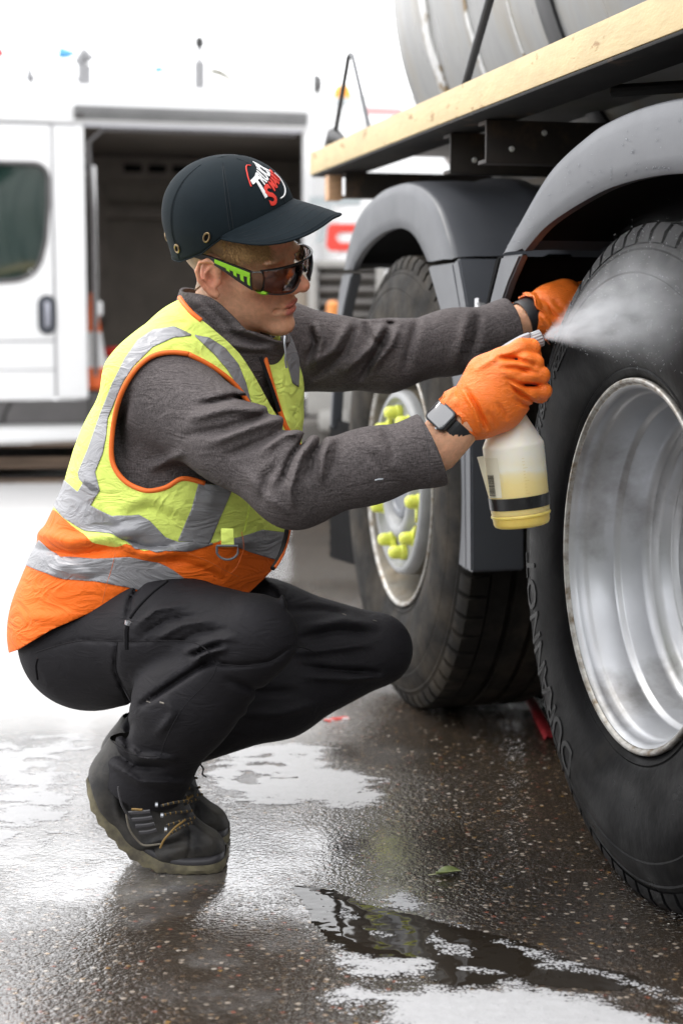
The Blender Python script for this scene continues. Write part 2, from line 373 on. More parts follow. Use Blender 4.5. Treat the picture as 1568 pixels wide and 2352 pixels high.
for k in range(10):
    a = 2 * math.pi * (k + .28) / 10; cy, cz = .166 * math.cos(a), .166 * math.sin(a)
    m = MB(); m.lathe([(.012, .024), (.0105, .024)], 20, c=(0, cy, cz)); m.build('stud_hole', MUDB, wf)
    m = MB(); m.lathe([(.010, .0185), (-.002, .0185), (-.004, .0160), (-.015, .0158), (-.024, .0145), (-.030, .0095), (-.032, .0)], 14, c=(0, cy, cz))
    s = 1 if k % 2 else -1                                 # pointers face each other in pairs
    tx, tz = -math.sin(a) * s, math.cos(a) * s
    nx, nz = math.cos(a), math.sin(a)
    pts = [(.012, -.012), (.050, 0), (.012, .012)]
    v = []
    for h in (-.004, .006): v += [(h, cy + tx * p + nx * q, cz + tz * p + nz * q) for p, q in pts]
    m.add(v, [(0, 1, 2), (5, 4, 3), (0, 3, 4, 1), (1, 4, 5, 2), (2, 5, 3, 0)])
    m.build('nut_cap', YEL, wf, smooth=40)
# axle and hub stubs behind the wheels
m = MB()
for yy in (0., 1.4): m.tube([(.2, yy, ZC), (2.3, yy, ZC)], .09, 16)
m.build('axle', BLK, truck)
m = MB(); m.box((.95, 1.2, .86), (.09, 9.5, .28), bev=.006); m.box((1.75, 1.2, .86), (.09, 9.5, .28), bev=.006); m.build('chassis_rail', BLK, truck)
# mudguards: outer face band, crown and dark lining
def mudguard(outer, inner, label, depth=.60):
    po, pi_ = smooth_poly(outer, 10), smooth_poly(inner, 10)
    n = min(len(po), len(pi_)); po = po[:n]; pi_ = pi_[:n]
    cen = np.array([np.mean([p[0] for p in po]), .6])
    def off(p, k, seq, i):                                # push along the outline's normal
        d = seq[min(i + 1, n - 1)] - seq[max(i - 1, 0)]; d = d / (np.linalg.norm(d) + 1e-9); nn = np.array([-d[1], d[0]])
        if nn @ (p - cen) < 0: nn = -nn
        return p + nn * k
    rows = []
    for i in range(n):
        o, q = po[i], pi_[i]; r = []
        r.append((.020, *off(q, .0, pi_, i))); r.append((.004, *off(q, -.001, pi_, i))); r.append((0., *off(q, .004, pi_, i)))
        for t in (.25, .5, .75): r.append((-.004 * math.sin(math.pi * t), *(q * (1 - t) + o * t)))
        r.append((.002, *off(o, -.004, po, i))); r.append((.007, *off(o, .0005, po, i))); r.append((.016, *off(o, .003, po, i)))
        r.append((.05, *off(o, .006, po, i))); r.append((.11, *off(o, .008, po, i)))
        r.append((.20, *off(o, .006, po, i))); r.append((.212, *off(o, .016, po, i))); r.append((.26, *off(o, .016, po, i))); r.append((.272, *off(o, .004, po, i)))
        r.append((depth, *off(o, .002, po, i)))
        rows.append(r)
    g = empty('mudguard'); g.parent = truck; tag(g, label)
    m = MB(); m.grid(rows); m.build('guard_shell', MUD, g, smooth=50)
    rows = [[(.018, *off(pi_[i], .003, pi_, i)), (.03, *off(pi_[i], .02, pi_, i)), (depth, *off(pi_[i], .02, pi_, i))] for i in range(n)]
    m = MB(); m.grid(rows); m.build('guard_lining', MUDB, g, smooth=60)
    return g
g1 = mudguard([(.662, 1.046), (.57, 1.098), (.408, 1.180), (.24, 1.222), (.131, 1.236), (0, 1.241), (-.13, 1.236), (-.26, 1.22), (-.41, 1.180), (-.57, 1.098), (-.66, 1.046)],
              [(.543, 1.046), (.44, 1.082), (.32, 1.106), (.18, 1.126), (.09, 1.133), (0, 1.135), (-.1, 1.133), (-.2, 1.124), (-.32, 1.104), (-.44, 1.08), (-.543, 1.046)],
              'near dark grey mudguard with beads of water')
g2 = mudguard([(1.98, 1.052), (1.92, 1.12), (1.80, 1.19), (1.62, 1.226), (1.46, 1.234), (1.341, 1.229), (1.22, 1.206), (1.11, 1.162), (1.03, 1.095), (.991, 1.048)],
              [(1.89, 1.048), (1.84, 1.075), (1.74, 1.105), (1.6, 1.128), (1.48, 1.135), (1.40, 1.132), (1.32, 1.118), (1.254, 1.092), (1.205, 1.064), (1.175, 1.044)],
              'far dark grey mudguard above the wheel with yellow nut caps')
def skirt(parent, quad, name='guard_skirt', depth=.55, mat=None):
    m = MB(); n = len(quad); m.prism([(y, z) for y, z in quad], 0., depth, 'x'); return m.build(name, mat or MUD, parent, smooth=25, bevel=.004)
skirt(g1, [(.665, 1.040), (.552, 1.040), (.620, .99), (.668, .945), (.705, .895), (.748, .895), (.730, .957)], depth=.018)
skirt(g1, [(.700, 1.040), (.668, 1.040), (.733, .957), (.751, .895), (.77, .895), (.755, .957)], 'guard_return', depth=.40, mat=MUDB)
skirt(g1, [(-.668, 1.036), (-.549, 1.036), (-.60, .90), (-.64, .50), (-.76, .50), (-.72, .90)], depth=.05)
skirt(g2, [(.984, 1.038), (1.170, 1.036), (1.058, .926), (1.000, .80), (.985, .60), (1.0, .44), (.955, .405), (.87, .402), (.895, .80), (.93, .95)], depth=.02)
skirt(g2, [(.984, 1.038), (.945, 1.046), (.885, .95), (.855, .80), (.835, .402), (.872, .402), (.896, .80), (.932, .95)], depth=.115)
skirt(g2, [(1.99, 1.040), (1.885, 1.038), (1.965, .96), (2.06, .84), (2.12, .62), (2.145, .62), (2.10, .84), (2.03, .99)], depth=.03)
def bracket(parent, y, z):
    m = MB(); m.box((-.006, y, z), (.02, .03, .05), rotm('X', 25), .004); m.tube([(-.008, y - .012, z - .03), (-.012, y, z), (-.008, y + .012, z + .035)], .006, 8)
    m.tube([(-.006, y + .01, z - .03), (.02, y + .03, z - .05)], .005, 8)
    m.build('latch', pm('zinc', (.45, .45, .46), .35, metal=.8), parent)
bracket(g1, .772, .925)
m = MB()                                                   # front flap with scalloped edge
z = .64; poly = [(1.90, .64), (1.90, .265), (2.19, .245)]
k = 0
while z > 0: 
    zz = .245 + .0075 * k
    if zz > .64: break
    poly.append((2.19 + (.010 if k % 4 in (1, 2) else 0), zz)); k += 1
poly.append((2.15, .64)); m.prism(poly, .012, .026, 'x'); m.build('mud_flap', MUDB, truck, smooth=0)
# inner bulkhead hides the far side of the wheel arches
m = MB(); m.box((.62, .7, .88), (.01, 3.4, .95)); m.build('wheel_arch_lining', MUDB, truck)
# water beads on the near mudguard
m = MB(); rb = np.random.default_rng(3)
prim = MB()
def bead(m, p, r):
    v = []; f = []
    for i, (zz, rr) in enumerate(((0, 1), (.45, .85), (.75, .5), (.85, 0.02))):
        for k in range(8):
            a = 2 * math.pi * k / 8; v.append((p[0] - zz * r * .8, p[1] + rr * r * math.cos(a), p[2] + rr * r * math.sin(a) * 1.25))
    for i in range(3):
        for k in range(8): f.append((i * 8 + k, i * 8 + (k + 1) % 8, i * 8 + 8 + (k + 1) % 8, i * 8 + 8 + k))
    m.add(v, f)
for y, z in [(.06, 1.1445), (.02, 1.147), (-.02, 1.146), (-.045, 1.145), (-.052, 1.145), (-.066, 1.143), (-.08, 1.142), (-.085, 1.141), (-.10, 1.139), (.12, 1.143), (.20, 1.136), (.30, 1.126), (.35, 1.121)]:
    bead(m, (-.0005, y, z), .0024)
for _ in range(70):
    t = rb.uniform(-.35, .62); z0 = np.interp(abs(t), [0, .13, .24, .41, .57], [1.231, 1.226, 1.214, 1.176, 1.098]); z1 = np.interp(abs(t), [0, .1, .2, .32, .44, .543], [1.141, 1.139, 1.131, 1.112, 1.081, 1.046])
    k = rb.uniform(.1, .9); bead(m, (-.0045 * math.sin(math.pi * k) - .0002, t, z1 * (1 - k) + z0 * k), rb.uniform(.0008, .0021))
wdrop = m.build('water_beads', pm('water_drop', (.9, .92, .95), .03, trans=1., ior=1.33), g1); tag(wdrop, kind='stuff')
# walkway: cream channel edge, dark underside, grating frame
wk = empty('walkway'); wk.parent = truck
def channel(y0, y1, z0, z1, x0, x1):
    m = MB(); m.box(((x0 + x1) / 2, (y0 + y1) / 2, (z0 + z1) / 2), (x1 - x0, y1 - y0, z1 - z0), bev=.0025); return m
channel(-3.2, 2.377, 1.333, 1.396, -.004, .006).build('edge_board', CREAM, wk)
channel(2.368, 2.376, 1.334, 1.395, .0065, .13).build('end_board', CREAM, wk)
m = channel(-3.2, 2.36, 1.326, 1.3325, -.003, .115); m.box((.06, -.4, 1.328), (.1, .02, .01)); m.build('underside', BLK, wk)
m = MB(); m.box((.30, -.4, 1.393), (.58, 5.5, .006)); m.build('tread_plate', pm('tread_plate_steel', (.3, .3, .3), .5, metal=.5, var=.2), wk)
m = MB(); m.box((.115, -.4, 1.360), (.008, 5.5, .06), bev=.002); m.build('inner_board', BLK, wk)
def c_beam(y, z0, z1, x0, x1, name='cross_beam'):
    h = z1 - z0; m = MB(); t = .008; w = .05
    m.box(((x0 + x1) / 2, y - w / 2, (z0 + z1) / 2), (x1 - x0, t, h), bev=.001)
    for z in (z0 + t / 2, z1 - t / 2): m.box(((x0 + x1) / 2, y, z), (x1 - x0, w, t), bev=.001)
    b = m.build(name, BRN, truck, smooth=20)
    return b
for y in (.93, 1.18):
    b = c_beam(y, 1.238, 1.3245, .045, .56)
    for q in (.10, .17, .30, .42):
        mm = MB(); mm.lathe([(0, .006), (-.003, .005), (-.003, 0)], 10, c=(q, y - .029, 1.285 + (.016 if q in (.17, .42) else -.018)), axis='y')
        mm.build('bolt_head', pm('bright_bolt', (.7, .7, .7), .4), b)
c_beam(2.19, 1.255, 1.3245, .05, .56)
c_beam(-1.2, 1.235, 1.3245, .05, .56)
m = MB(); m.box((.028, 2.215, 1.285), (.04, .05, .07), bev=.003); m.build('packing_block', pm('raw_timber', (.55, .33, .19), .6, var=.2, vscale=30, stretch=(1, 1, 6)), truck)
m = MB(); m.box((.45, .9, 1.262), (.03, 4.4, .035), bev=.003); m.build('side_rail', pm('dusty_rail', (.16, .13, .10), .6, var=.35, vscale=10), truck)
m = MB(); m.tube([(.12, .42, 1.322), (.5, .1, 1.322), (.75, -.4, 1.322)], .011, 10); m.build('stay_rod', BLK, wk)
m = MB(); m.tube([(.05, 1.085, 1.397), (.05, .88, 1.585), (.05, .60, 1.84), (.05, .5, 2.1)], .0095, 10); m.build('handrail_post', pm('black_rod', (.02, .02, .021), .35), wk)
# folded handrail at the far end
m = MB(); m.tube([(.03, 2.215, 1.42), (.03, 2.12, 1.53), (.03, 2.045, 1.617), (.032, 2.032, 1.624)], .0065, 10); m.build('rail_leg', pm('black_rod', (0, 0, 0)), wk)
m = MB(); m.tube([(.032, 2.034, 1.624), (.034, 2.018, 1.618), (.036, 1.93, 1.51), (.038, 1.845, 1.40)], .0058, 10); m.build('rail_leg', pm('grey_rod', (.15, .155, .165), .5), wk)
m = MB(); m.tube([(.03, 2.30, 1.402), (.03, 2.255, 1.412), (.03, 2.215, 1.428), (.03, 2.15, 1.414), (.03, 2.10, 1.404)], [.012, .018, .022, .014, .008], 12); m.build('rail_foot', pm('rubber_foot', (.03, .03, .032), .55), wk)
# tank with dished end, weld seams, straps
TX, TZ, TR = 1.12, 1.90, .86
tk = empty('tank'); tk.parent = truck
m = MB(); m.lathe([(-6., TR), (2.17, TR), (2.40, TR * .998), (2.50, TR * .985), (2.60, TR * .95), (2.70, TR * .86), (2.78, TR * .65), (2.83, TR * .35), (2.85, 0)], 128, c=(TX, 0, TZ), axis='y'); m.build('tank_shell', TANK, tk, smooth=60)
def band(y, w, r, mat, name, wob=0.):
    m = MB(); m.lathe([(y - w / 2, TR - .01), (y - w / 2, TR + r * .7), (y - w / 4, TR + r), (y + w / 4, TR + r), (y + w / 2, TR + r * .7), (y + w / 2, TR - .01)], 160, c=(TX, 0, TZ), axis='y')
    if wob: m.v = [(x, y_ + wob * math.sin(40 * z) * math.sin(17 * x), z) for x, y_, z in m.v]
    m.build(name, mat, tk, smooth=60)
band(2.15, .060, .008, WELD, 'weld_seam', .006); band(1.80, .026, .004, WELD, 'weld_seam', .004); band(1.50, .010, .002, WELD, 'weld_seam')
STRAP = pm('tank_strap', (.025, .025, .027), .35)
band(1.265, .085, .012, STRAP, 'tank_strap'); band(-.55, .07, .012, STRAP, 'tank_strap')
m = MB(); m.tube([(.75, 1.35, 1.36), (.70, 1.10, 1.42), (.66, .80, 1.44), (.60, .56, 1.40), (.56, .50, 1.30)], .035, 12, flat=.5); m.build('hose', pm('hose_rubber', (.025, .025, .026), .45), truck)
# cradle under the tank
for yy in (1.9, -.4, -2.4):
    m = MB(); m.box((1.22, yy, 1.05), (1.1, .12, .30), bev=.01); m.build('tank_cradle', BLK, truck)

# ------------------------------------------------------------------ white van behind
VAN_A = .27
VP0 = at(205, 700, 9.5); van = empty('panel_van', (VP0[0], 9.5, 0), VAN_A, 'white panel van with its side door slid open, behind the crouching worker', 'van')
VW = pm('van_white', (.82, .82, .82), .3, coat=.4, var=.02)
VD = pm('van_trim', (.085, .08, .08), .55, var=.15)
VI = pm('van_interior', (.20, .175, .15), .75, var=.2, vscale=4)
GLS = pm('tinted_glass', (.012, .030, .026), .04, spec=.9, ior=1.7)
CHR = pm('door_handle_trim', (.07, .075, .09), .25, spec=.8)
T_ = .05
def vslab(name, poly, y0=0., y1=T_, mat=VW, bev=.01, parent=van):
    m = MB(); m.prism(poly, y0, y1, 'y'); return m.build(name, mat, parent, smooth=30, bevel=bev)
OX0, OX1, OZ0, OZ1 = 0., 1.235, .52, 1.985
def arc(cx, cz, r, a0, a1, n=6): return [(cx + r * math.cos(R(a0 + (a1 - a0) * k / n)), cz + r * math.sin(R(a0 + (a1 - a0) * k / n))) for k in range(n + 1)]
# body side: pieces round the door opening
vslab('side_panel', [(-3.4, 2.0), (-3.4, 2.12), (2.9, 2.12), (2.9, 2.0)] )
vslab('roof_edge', [(-3.4, 2.123), (-3.36, 2.19), (2.86, 2.19), (2.9, 2.123)], .02, .45)
vslab('roof', [(-3.36, 2.193), (-3.2, 2.235), (2.8, 2.235), (2.86, 2.193)], .15, 1.7)
vslab('rear_quarter', [(OX1 + .01, .47), (OX1 + .01, 1.997), (2.9, 1.997), (2.9, .47)])
vslab('pillar', [(-.19, .47), (-.19, 1.997), (-.012, 1.997), (-.012, .47)])
# front door with window
wx0, wx1, wz0, wz1 = -1.05, -.20, 1.13, 1.775
win = [(-.95, wz1), *arc(-.29, 1.70, .075, 90, 0, 6), (-.215, 1.55), (-.235, 1.35), *arc(-.42, 1.30, .165, -10, -85, 6), (-.75, 1.105), (-.95, 1.07)]
fd = empty('front_door'); fd.parent = van
m = MB()
outer = [(-1.15, 2.0), (-.196, 1.995), (-.196, .47), (-1.15, .47)]
# door skin as strips around the window
vslab('door_skin', [(-1.15, .47), (-1.15, 1.06), (-.95, 1.06), (-.75, 1.095), (-.42, 1.125), (-.30, 1.165), (-.25, 1.25), (-.225, 1.36), (-.205, 1.55), (-.205, 1.70), (-.196, 1.70), (-.196, .47)], parent=fd, bev=.004)
vslab('door_frame', [(-1.15, 1.99), (-.196, 1.99), (-.196, 1.702), (-.204, 1.702), *arc(-.29, 1.70, .086, 0, 90, 6), (-.95, wz1 + .012), (-1.15, wz1 + .012)], parent=fd, bev=.004)
m = MB(); m.prism(win, .012, .022, 'y'); m.build('window', GLS, fd, smooth=0)
m = MB(); 
loop = [(x, -.002, z) for x, z in win]; m.tube(loop, .012, 8); m.build('window_seal', VD, fd)
m = MB(); m.box((-.60, .15, 1.32), (.26, .18, .5), bev=.05); m.build('seat_back', VD, van)
m = MB(); m.box((-.285, .011, 1.165), (.08, .002, .055)); m.build('window_sticker', WHT, fd)
m = MB(); m.prism([*arc(-.235, 1.005, .05, 0, 180, 8), *arc(-.235, .885, .05, 180, 360, 8)], -.012, .0, 'y'); hd = m.build('door_handle', CHR, fd, bevel=.006)
m = MB(); m.tube([(-.235, -.018, .885), (-.235, -.034, .91), (-.235, -.036, .98), (-.235, -.018, 1.01)], .016, 10); m.build('grip', pm('handle_grip', (.32, .33, .38), .25), hd)
# dark side trim, sill
vslab('side_trim', [(-3.4, .335), (-3.4, .467), (-.014, .467), (-.014, .335)], -.012, .05, VD, .006)
vslab('trim_joint', [(-.50, .337), (-.485, .4), (-.45, .465), (-.435, .465), (-.47, .4), (-.485, .337)], -.014, -.0125, BLK, 0)
vslab('side_trim', [(OX1 + .01, .335), (OX1 + .01, .467), (2.9, .467), (2.9, .335)], -.012, .05, VD, .006)
vslab('sill', [(-3.4, .222), (-3.4, .333), (2.9, .333), (2.9, .222)], -.004, .12, VW, .02)
vslab('door_step', [(-.012, .335), (-.012, .51), (OX1 + .01, .51), (OX1 + .01, .335)], .03, .5, VD, .01)
GAP = pm('panel_gap', (.30, .30, .31), .6)
m = MB(); m.box((-.193, .004, 1.23), (.008, .012, 1.5)); m.build('door_gap', GAP, van)
m = MB(); m.box((-1.2, -.0015, .80), (2.0, .004, .010)); m.build('body_crease', GAP, van)
m = MB(); m.box((-1.2, -.0015, .64), (2.0, .004, .006)); m.build('body_crease', GAP, van)
m = MB(); m.box((-1.6, -.001, 1.99), (3.1, .004, .006)); m.build('roof_gutter', GAP, van)
# runner rail above the opening
m = MB(); m.box((.60, -.02, 2.065), (1.33, .03, .022), bev=.004); m.box((.60, -.008, 2.038), (1.33, .02, .03), bev=.003); m.box((.60, -.018, 2.088), (1.33, .036, .016), bev=.003)
m.build('runner_rail', pm('rail_metal', (.22, .22, .22), .45, metal=.3, var=.2, vscale=3), van)
m = MB(); m.box((-.04, .0, 2.06), (.05, .05, .065), bev=.006); m.build('rail_end', VD, van)
m = MB(); m.box((.61, .012, 1.992), (1.25, .02, .016), bev=.004); m.build('opening_trim', pm('grey_seal', (.42, .42, .45), .5), van)
m = MB(); m.tube([(.035, .02, .6), (.035, .02, 1.5), (.012, .02, 1.9), (.10, .02, 1.975), (1.2, .02, 1.975)], .014, 8); m.build('door_seal', VD, van)
m = MB(); m.box((.045, .09, 1.33), (.03, .05, .9), bev=.01); m.box((.06, .09, .98), (.05, .05, .08), bev=.01); m.build('inner_pillar', VW, van)
# load space
m = MB(); m.box((.6, 1.72, 1.25), (3.2, .02, 1.5)); m.box((.6, .9, .50), (3.2, 1.7, .02)); m.box((.6, .9, 2.0), (3.2, 1.7, .02)); m.box((2.2, .9, 1.25), (.02, 1.7, 1.5)); m.box((-.10, .9, 1.25), (.02, 1.65, 1.5)); m.build('load_space', VI, van)
m = MB(); m.box((.6, 1.66, 1.62), (3.1, .08, .09), bev=.01); m.box((.6, 1.66, 1.90), (3.1, .08, .16), bev=.01)
for x in (.28, 1.0): m.box((x, 1.66, 1.4), (.10, .07, 1.0), bev=.01)
m.build('inner_rib', pm('van_rib', (.18, .155, .135), .7, var=.2), van)
for x in (.08, .24, .54, .70, .86, 1.06, 1.2):
    m = MB(); m.box((x - .04, 1.615, 1.905), (.12, .012, .05), bev=.01); m.build('rib_slot', MUDB, van)
m = MB(); m.box((.95, .7, .88), (.22, .3, .26), bev=.02); m.box((1.0, .7, 1.06), (.16, .2, .10), bev=.03); o = m.build('tool_bag', pm('blue_grey_cloth', (.18, .19, .27), .7, var=.3), None); o.location = van.location; o.rotation_euler = van.rotation_euler; tag(o, 'blue grey bag inside the open van behind the collar of the worker', 'bag')
m = MB(); m.box((.16, .5, .56), (.28, .32, .10), bev=.02); o = m.build('parts_crate', BLK, None); o.location = van.location; o.rotation_euler = van.rotation_euler; tag(o, 'black crate on the floor of the open van', 'crate')
m = MB(); m.lathe([(.61, 0), (.61, .075), (.66, .08), (.70, .06), (.72, 0)], 24, c=(.20, .45, 0), axis='z'); o = m.build('canister', WHT, None, smooth=40); o.location = van.location; o.rotation_euler = van.rotation_euler; tag(o, 'white canister with red lid on the van floor', 'canister')
m2 = MB(); m2.lathe([(.70, 0), (.70, .075), (.735, .075), (.755, .05), (.76, 0)], 24, c=(.20, .45, 0), axis='z'); m2.build('lid', pm('red_plastic', (.5, .03, .02), .4), o)
# van wheels (front one off to the left, rear one behind the lorry)
for x in (-2.6, 2.3):
    m = MB(); m.lathe([(.02, .20), (.0, .21), (-.01, .28), (.01, .325), (.05, .335), (.19, .335), (.22, .2), (.05, .18), (.04, 0)], 48, c=(x, 0, .335), axis='y'); m.build('wheel', RUB, van, smooth=40)
m = MB(); m.box((-.2, .9, .20), (6.0, 1.5, .20), bev=.02); m.build('underbody', BLK, van)
# timber stack under the sill line
WD = pm('weathered_timber', (.13, .088, .06), .75, var=.35, vscale=12, stretch=(.3, 3, 3), bump=.002, bscale=30)
for z0, lb in ((0., 'weathered wooden pallet on the ground before the van, under another pallet'), (.118, 'weathered wooden pallet on top of another one, in front of the white van')):
    pg_ = gnd(85, 1108); pal = empty('wooden_pallet', (pg_[0] + .06 * (z0 > 0), pg_[1] + .02 * (z0 > 0), z0), .10 + .015 * (z0 > 0), lb, 'pallet', 'pallets stacked by the van')
    for y in (.0, .24, .48, .72):
        m = MB(); m.box((-.42, y, .098), (2.2, .11, .020), bev=.003); m.build('deck_board', WD, pal)
    for x in (-1.45, -.42, .60):
        m = MB(); m.box((x, .36, .055), (.10, .82, .062), bev=.003); m.build('stringer', WD, pal)
    for y in (.0, .72):
        m = MB(); m.box((-.42, y, .012), (2.2, .10, .020), bev=.003); m.build('bottom_board', WD, pal)
# traffic cone by the van door
OR = pm('cone_orange', (.85, .16, .03), .5); 
cone = empty('traffic_cone', (0, 0, 0), 0, 'orange and white traffic cone standing just inside the open van door', 'cone')
cvx, cvy = .055, .30
cone.location = (van.location.x + cvx * math.cos(VAN_A) - cvy * math.sin(VAN_A), van.location.y + cvx * math.sin(VAN_A) + cvy * math.cos(VAN_A), .512)
m = MB(); m.box((0, 0, .012), (.24, .24, .022), bev=.006); m.build('base', OR, cone)
segs = [(.024, .10, OR), (.13, .082, WHT), (.335, .05, OR), (.56, .016, OR)]
for i in range(3):
    (z0, r0, mm), (z1, r1, _) = segs[i], segs[i + 1]
    m = MB(); m.lathe([(z0 + .001, 0), (z0 + .001, r0), (z1, r1), (z1, 0)], 28, axis='z'); m.build('cone_band', mm, cone, smooth=40)
# ------------------------------------------------------------------ white lorry with red lettering, behind on the right
bt = empty('white_lorry', (.30, 8.75, 0), .12, 'white lorry with red and grey lettering and an orange beacon, behind the mudguard', 'truck')
m = MB(); m.box((.55, .9, 1.13), (1.75, 1.8, 1.4), bev=.04); m.build('cab_body', VW, bt)
m = MB(); m.prism([(-.28, 1.81), (-.22, 1.93), (1.4, 1.93), (1.4, 1.81)], .05, 1.7, 'y'); m.build('cab_roof', VW, bt, bevel=.02)
RED = pm('sign_red', (.75, .07, .05), .45); GRY = pm('sign_grey', (.42, .46, .47), .45)
def lp(px, py): 
    # position on the lorry's side plane
    r = ray(px, py); c, s = math.cos(.12), math.sin(.12); nrm = np.array([-s, c, 0]); t = ((np.array([.30, 8.75, 0]) - _C) @ nrm) / (r @ nrm); P = _C + r * t - np.array([.30, 8.75, 0])
    return (P @ np.array([c, s, 0]), P[2])
def decal(pts, mat, name, h=.004):
    m = MB(); m.prism([lp(*p) for p in pts], -.001 - h, -.001, 'y'); return m.build(name, mat, bt, smooth=0)
def ringdecal(out, inn, mat, name):
    m = MB(); a = [lp(*p) for p in out]; b = [lp(*p) for p in inn]; n = len(a)
    v = [(x, -.005, z) for x, z in a] + [(x, -.005, z) for x, z in b]; m.add(v, [(i, (i + 1) % n, n + (i + 1) % n, n + i) for i in range(n)]); m.build(name, mat, bt, smooth=0, solid=.003)
ringdecal([(752, 522), (760, 514), (830, 514), (870, 514), (870, 577), (830, 577), (758, 577), (748, 566)], [(772, 540), (782, 534), (830, 534), (850, 534), (850, 557), (830, 557), (780, 557), (772, 550)], RED, 'red_letter')
decal([(712, 452), (828, 450), (828, 470), (708, 474)], GRY, 'grey_stripe')
decal([(744, 476), (766, 476), (742, 556), (724, 558)], GRY, 'grey_stroke')
decal([(838, 246), (922, 250), (922, 266), (838, 264)], pm('sign_pink', (.75, .45, .45), .5), 'roof_stripe')
bc = empty('beacon'); bc.parent = bt
p = at(786, 232, 9.2); q = np.array(p) - np.array([.30, 8.75, 0]); c, s = math.cos(.12), math.sin(.12); bx, by, bz = q[0] * c + q[1] * s, -q[0] * s + q[1] * c, q[2]
m = MB(); m.lathe([(bz - .012, 0), (bz - .012, .075), (bz + .01, .06), (bz + .012, 0)], 24, c=(bx, by, 0), axis='z'); m.build('beacon_base', GRY, bc)
m = MB(); m.lathe([(bz + .013, .05), (bz + .05, .047), (bz + .08, .033), (bz + .09, .0)], 24, c=(bx, by, 0), axis='z'); m.build('beacon_lens', pm('amber_lens', (.9, .35, .03), .25), bc, smooth=60)
m = MB(); m.tube([(bx, by, 1.9), (bx, by, bz - .012)], .02, 10); m.build('beacon_post', VW, bc)
p = at(725, 192, 8.9); q = np.array(p) - np.array([.30, 8.75, 0]); mx, my, mz = q[0] * c + q[1] * s, -q[0] * s + q[1] * c, q[2]
m = MB(); m.lathe([(-.012, .0), (-.012, .04), (0., .045), (.03, .03), (.035, 0)], 20, c=(0, 0, 0), axis='x'); m.v = [(x + mx, y * .5 + my, z * 1.15 + mz) for x, y, z in m.v]; m.build('mirror', pm('mirror_grey', (.12, .12, .12), .4), bt, smooth=60)
m = MB(); m.tube([(mx + .02, my, mz - .04), (mx + .06, my, mz - .2), (mx + .1, my, 1.9)], .012, 8); m.build('mirror_arm', VW, bt)
for x in (.1, 1.1):
    m = MB(); m.lathe([(.02, .24), (-.01, .3), (.01, .46), (.05, .48), (.25, .48), (.28, .3), (.05, .22), (.04, 0)], 48, c=(x, .1, .48), axis='y'); m.build('wheel', RUB, bt, smooth=40)
# louvred grey equipment cabinet by the far mudguard
GC = pm('cabinet_grey', (.34, .33, .31), .5, var=.15); GB = pm('cabinet_dark', (.10, .09, .08), .6, var=.3)
cx, cyy = at(752, 700, 7.9)[0], 7.9
cab = empty('louvred_cabinet', (cx, cyy, 0), -.12, 'grey cabinet with dark louvred grilles, seen between the face and the mudguard', 'cabinet')
cab.scale = (1.3, 1.3, 1.07)
m = MB()
m.box((.06, .2, 1.10), (.30, .4, .03), bev=.004); m.box((-.055, .01, .82), (.03, .04, .56), bev=.004); m.box((.19, .01, .82), (.03, .04, .56), bev=.004); m.box((.068, .01, .60), (.215, .04, .05), bev=.004)
m.build('frame', GC, cab)
m = MB(); m.box((.068, .05, .85), (.215, .02, .46)); m.build('grille_back', GB, cab)
for k in range(8):
    m = MB(); m.box((.068, .018, .66 + .055 * k), (.212, .03, .012), rotm('X', 30), .002); m.build('louvre', pm('louvre_grey', (.2, .19, .18), .5), cab)
m = MB(); m.box((-.10, .1, .86), (.055, .2, .52), bev=.01); m.build('side_post', pm('beige_post', (.25, .21, .165), .6), cab)
m = MB(); m.box((.06, .06, .50), (.27, .2, .12), bev=.02); m.box((.03, .02, .42), (.12, .16, .1), bev=.03); m.build('housing', GC, cab)
m = MB(); m.box((.03, .2, .20), (.34, .4, .40), bev=.01); m.build('plinth', GB, cab)
m = MB(); m.tube([(-.07, -.06, .60), (-.072, -.06, .72)], .022, 10); m.box((-.07, -.04, .66), (.03, .04, .1)); m.build('yellow_handle', pm('yellow_grip', (.65, .42, .03), .5), cab)
q = np.array(at(764, 724, 7.78)) - np.array([cx, cyy, 0]); c_, s_ = math.cos(-.12), math.sin(-.12); lx, ly, lz = (q[0] * c_ + q[1] * s_) / 1.3, (-q[0] * s_ + q[1] * c_) / 1.3, q[2] / 1.07
m = MB(); m.tube([(lx, ly, lz - .06), (lx, ly, lz + .05), (lx, ly, lz + .062)], [.022, .022, .010], 12); ml = m.build('marker_lens', pm('amber_marker', (.8, .3, .08), .35), cab)
m = MB(); m.box((lx, ly + .03, lz - .04), (.02, .06, .03)); m.build('marker_bracket', GC, cab)
# white tank lorry far behind the van: exhaust stack, valves, rails on top
fl = empty('white_tank_lorry', (-1.5, 13.0, 0), .05, 'white tank lorry far behind the van with exhaust stack and blue valves', 'truck')
def fp(px, py, Y=13.2): return tuple(np.array(at(px, py, Y)) - np.array([-1.5, 13.0, 0]))
m = MB(); m.lathe([(-3.2, 0), (-3.1, .6), (-2.9, .8), (4.2, .8), (4.4, .6), (4.5, 0)], 64, c=(0, .9, 1.75), axis='x'); m.build('tank_shell', VW, fl, smooth=60)
m = MB(); m.box((.6, .9, .75), (7.5, 1.2, .5), bev=.03); m.build('chassis', VW, fl)
PG = pm('pale_pipe', (.30, .30, .31), .5)
m = MB(); m.tube([fp(461, 260), fp(461, 140)], .045, 16); m.build('exhaust_stack', PG, fl)
m = MB(); a = fp(461, 97); m.lathe([(-.03, 0), (-.03, .03), (0, .04), (.012, .0)], 20, axis='y'); m.v = [(x * 1.0 + a[0], y + a[1], z * 1.35 + a[2]) for x, y, z in m.v]; m.build('rain_cap', pm('cap_black', (.03, .03, .03), .5), fl, smooth=50)
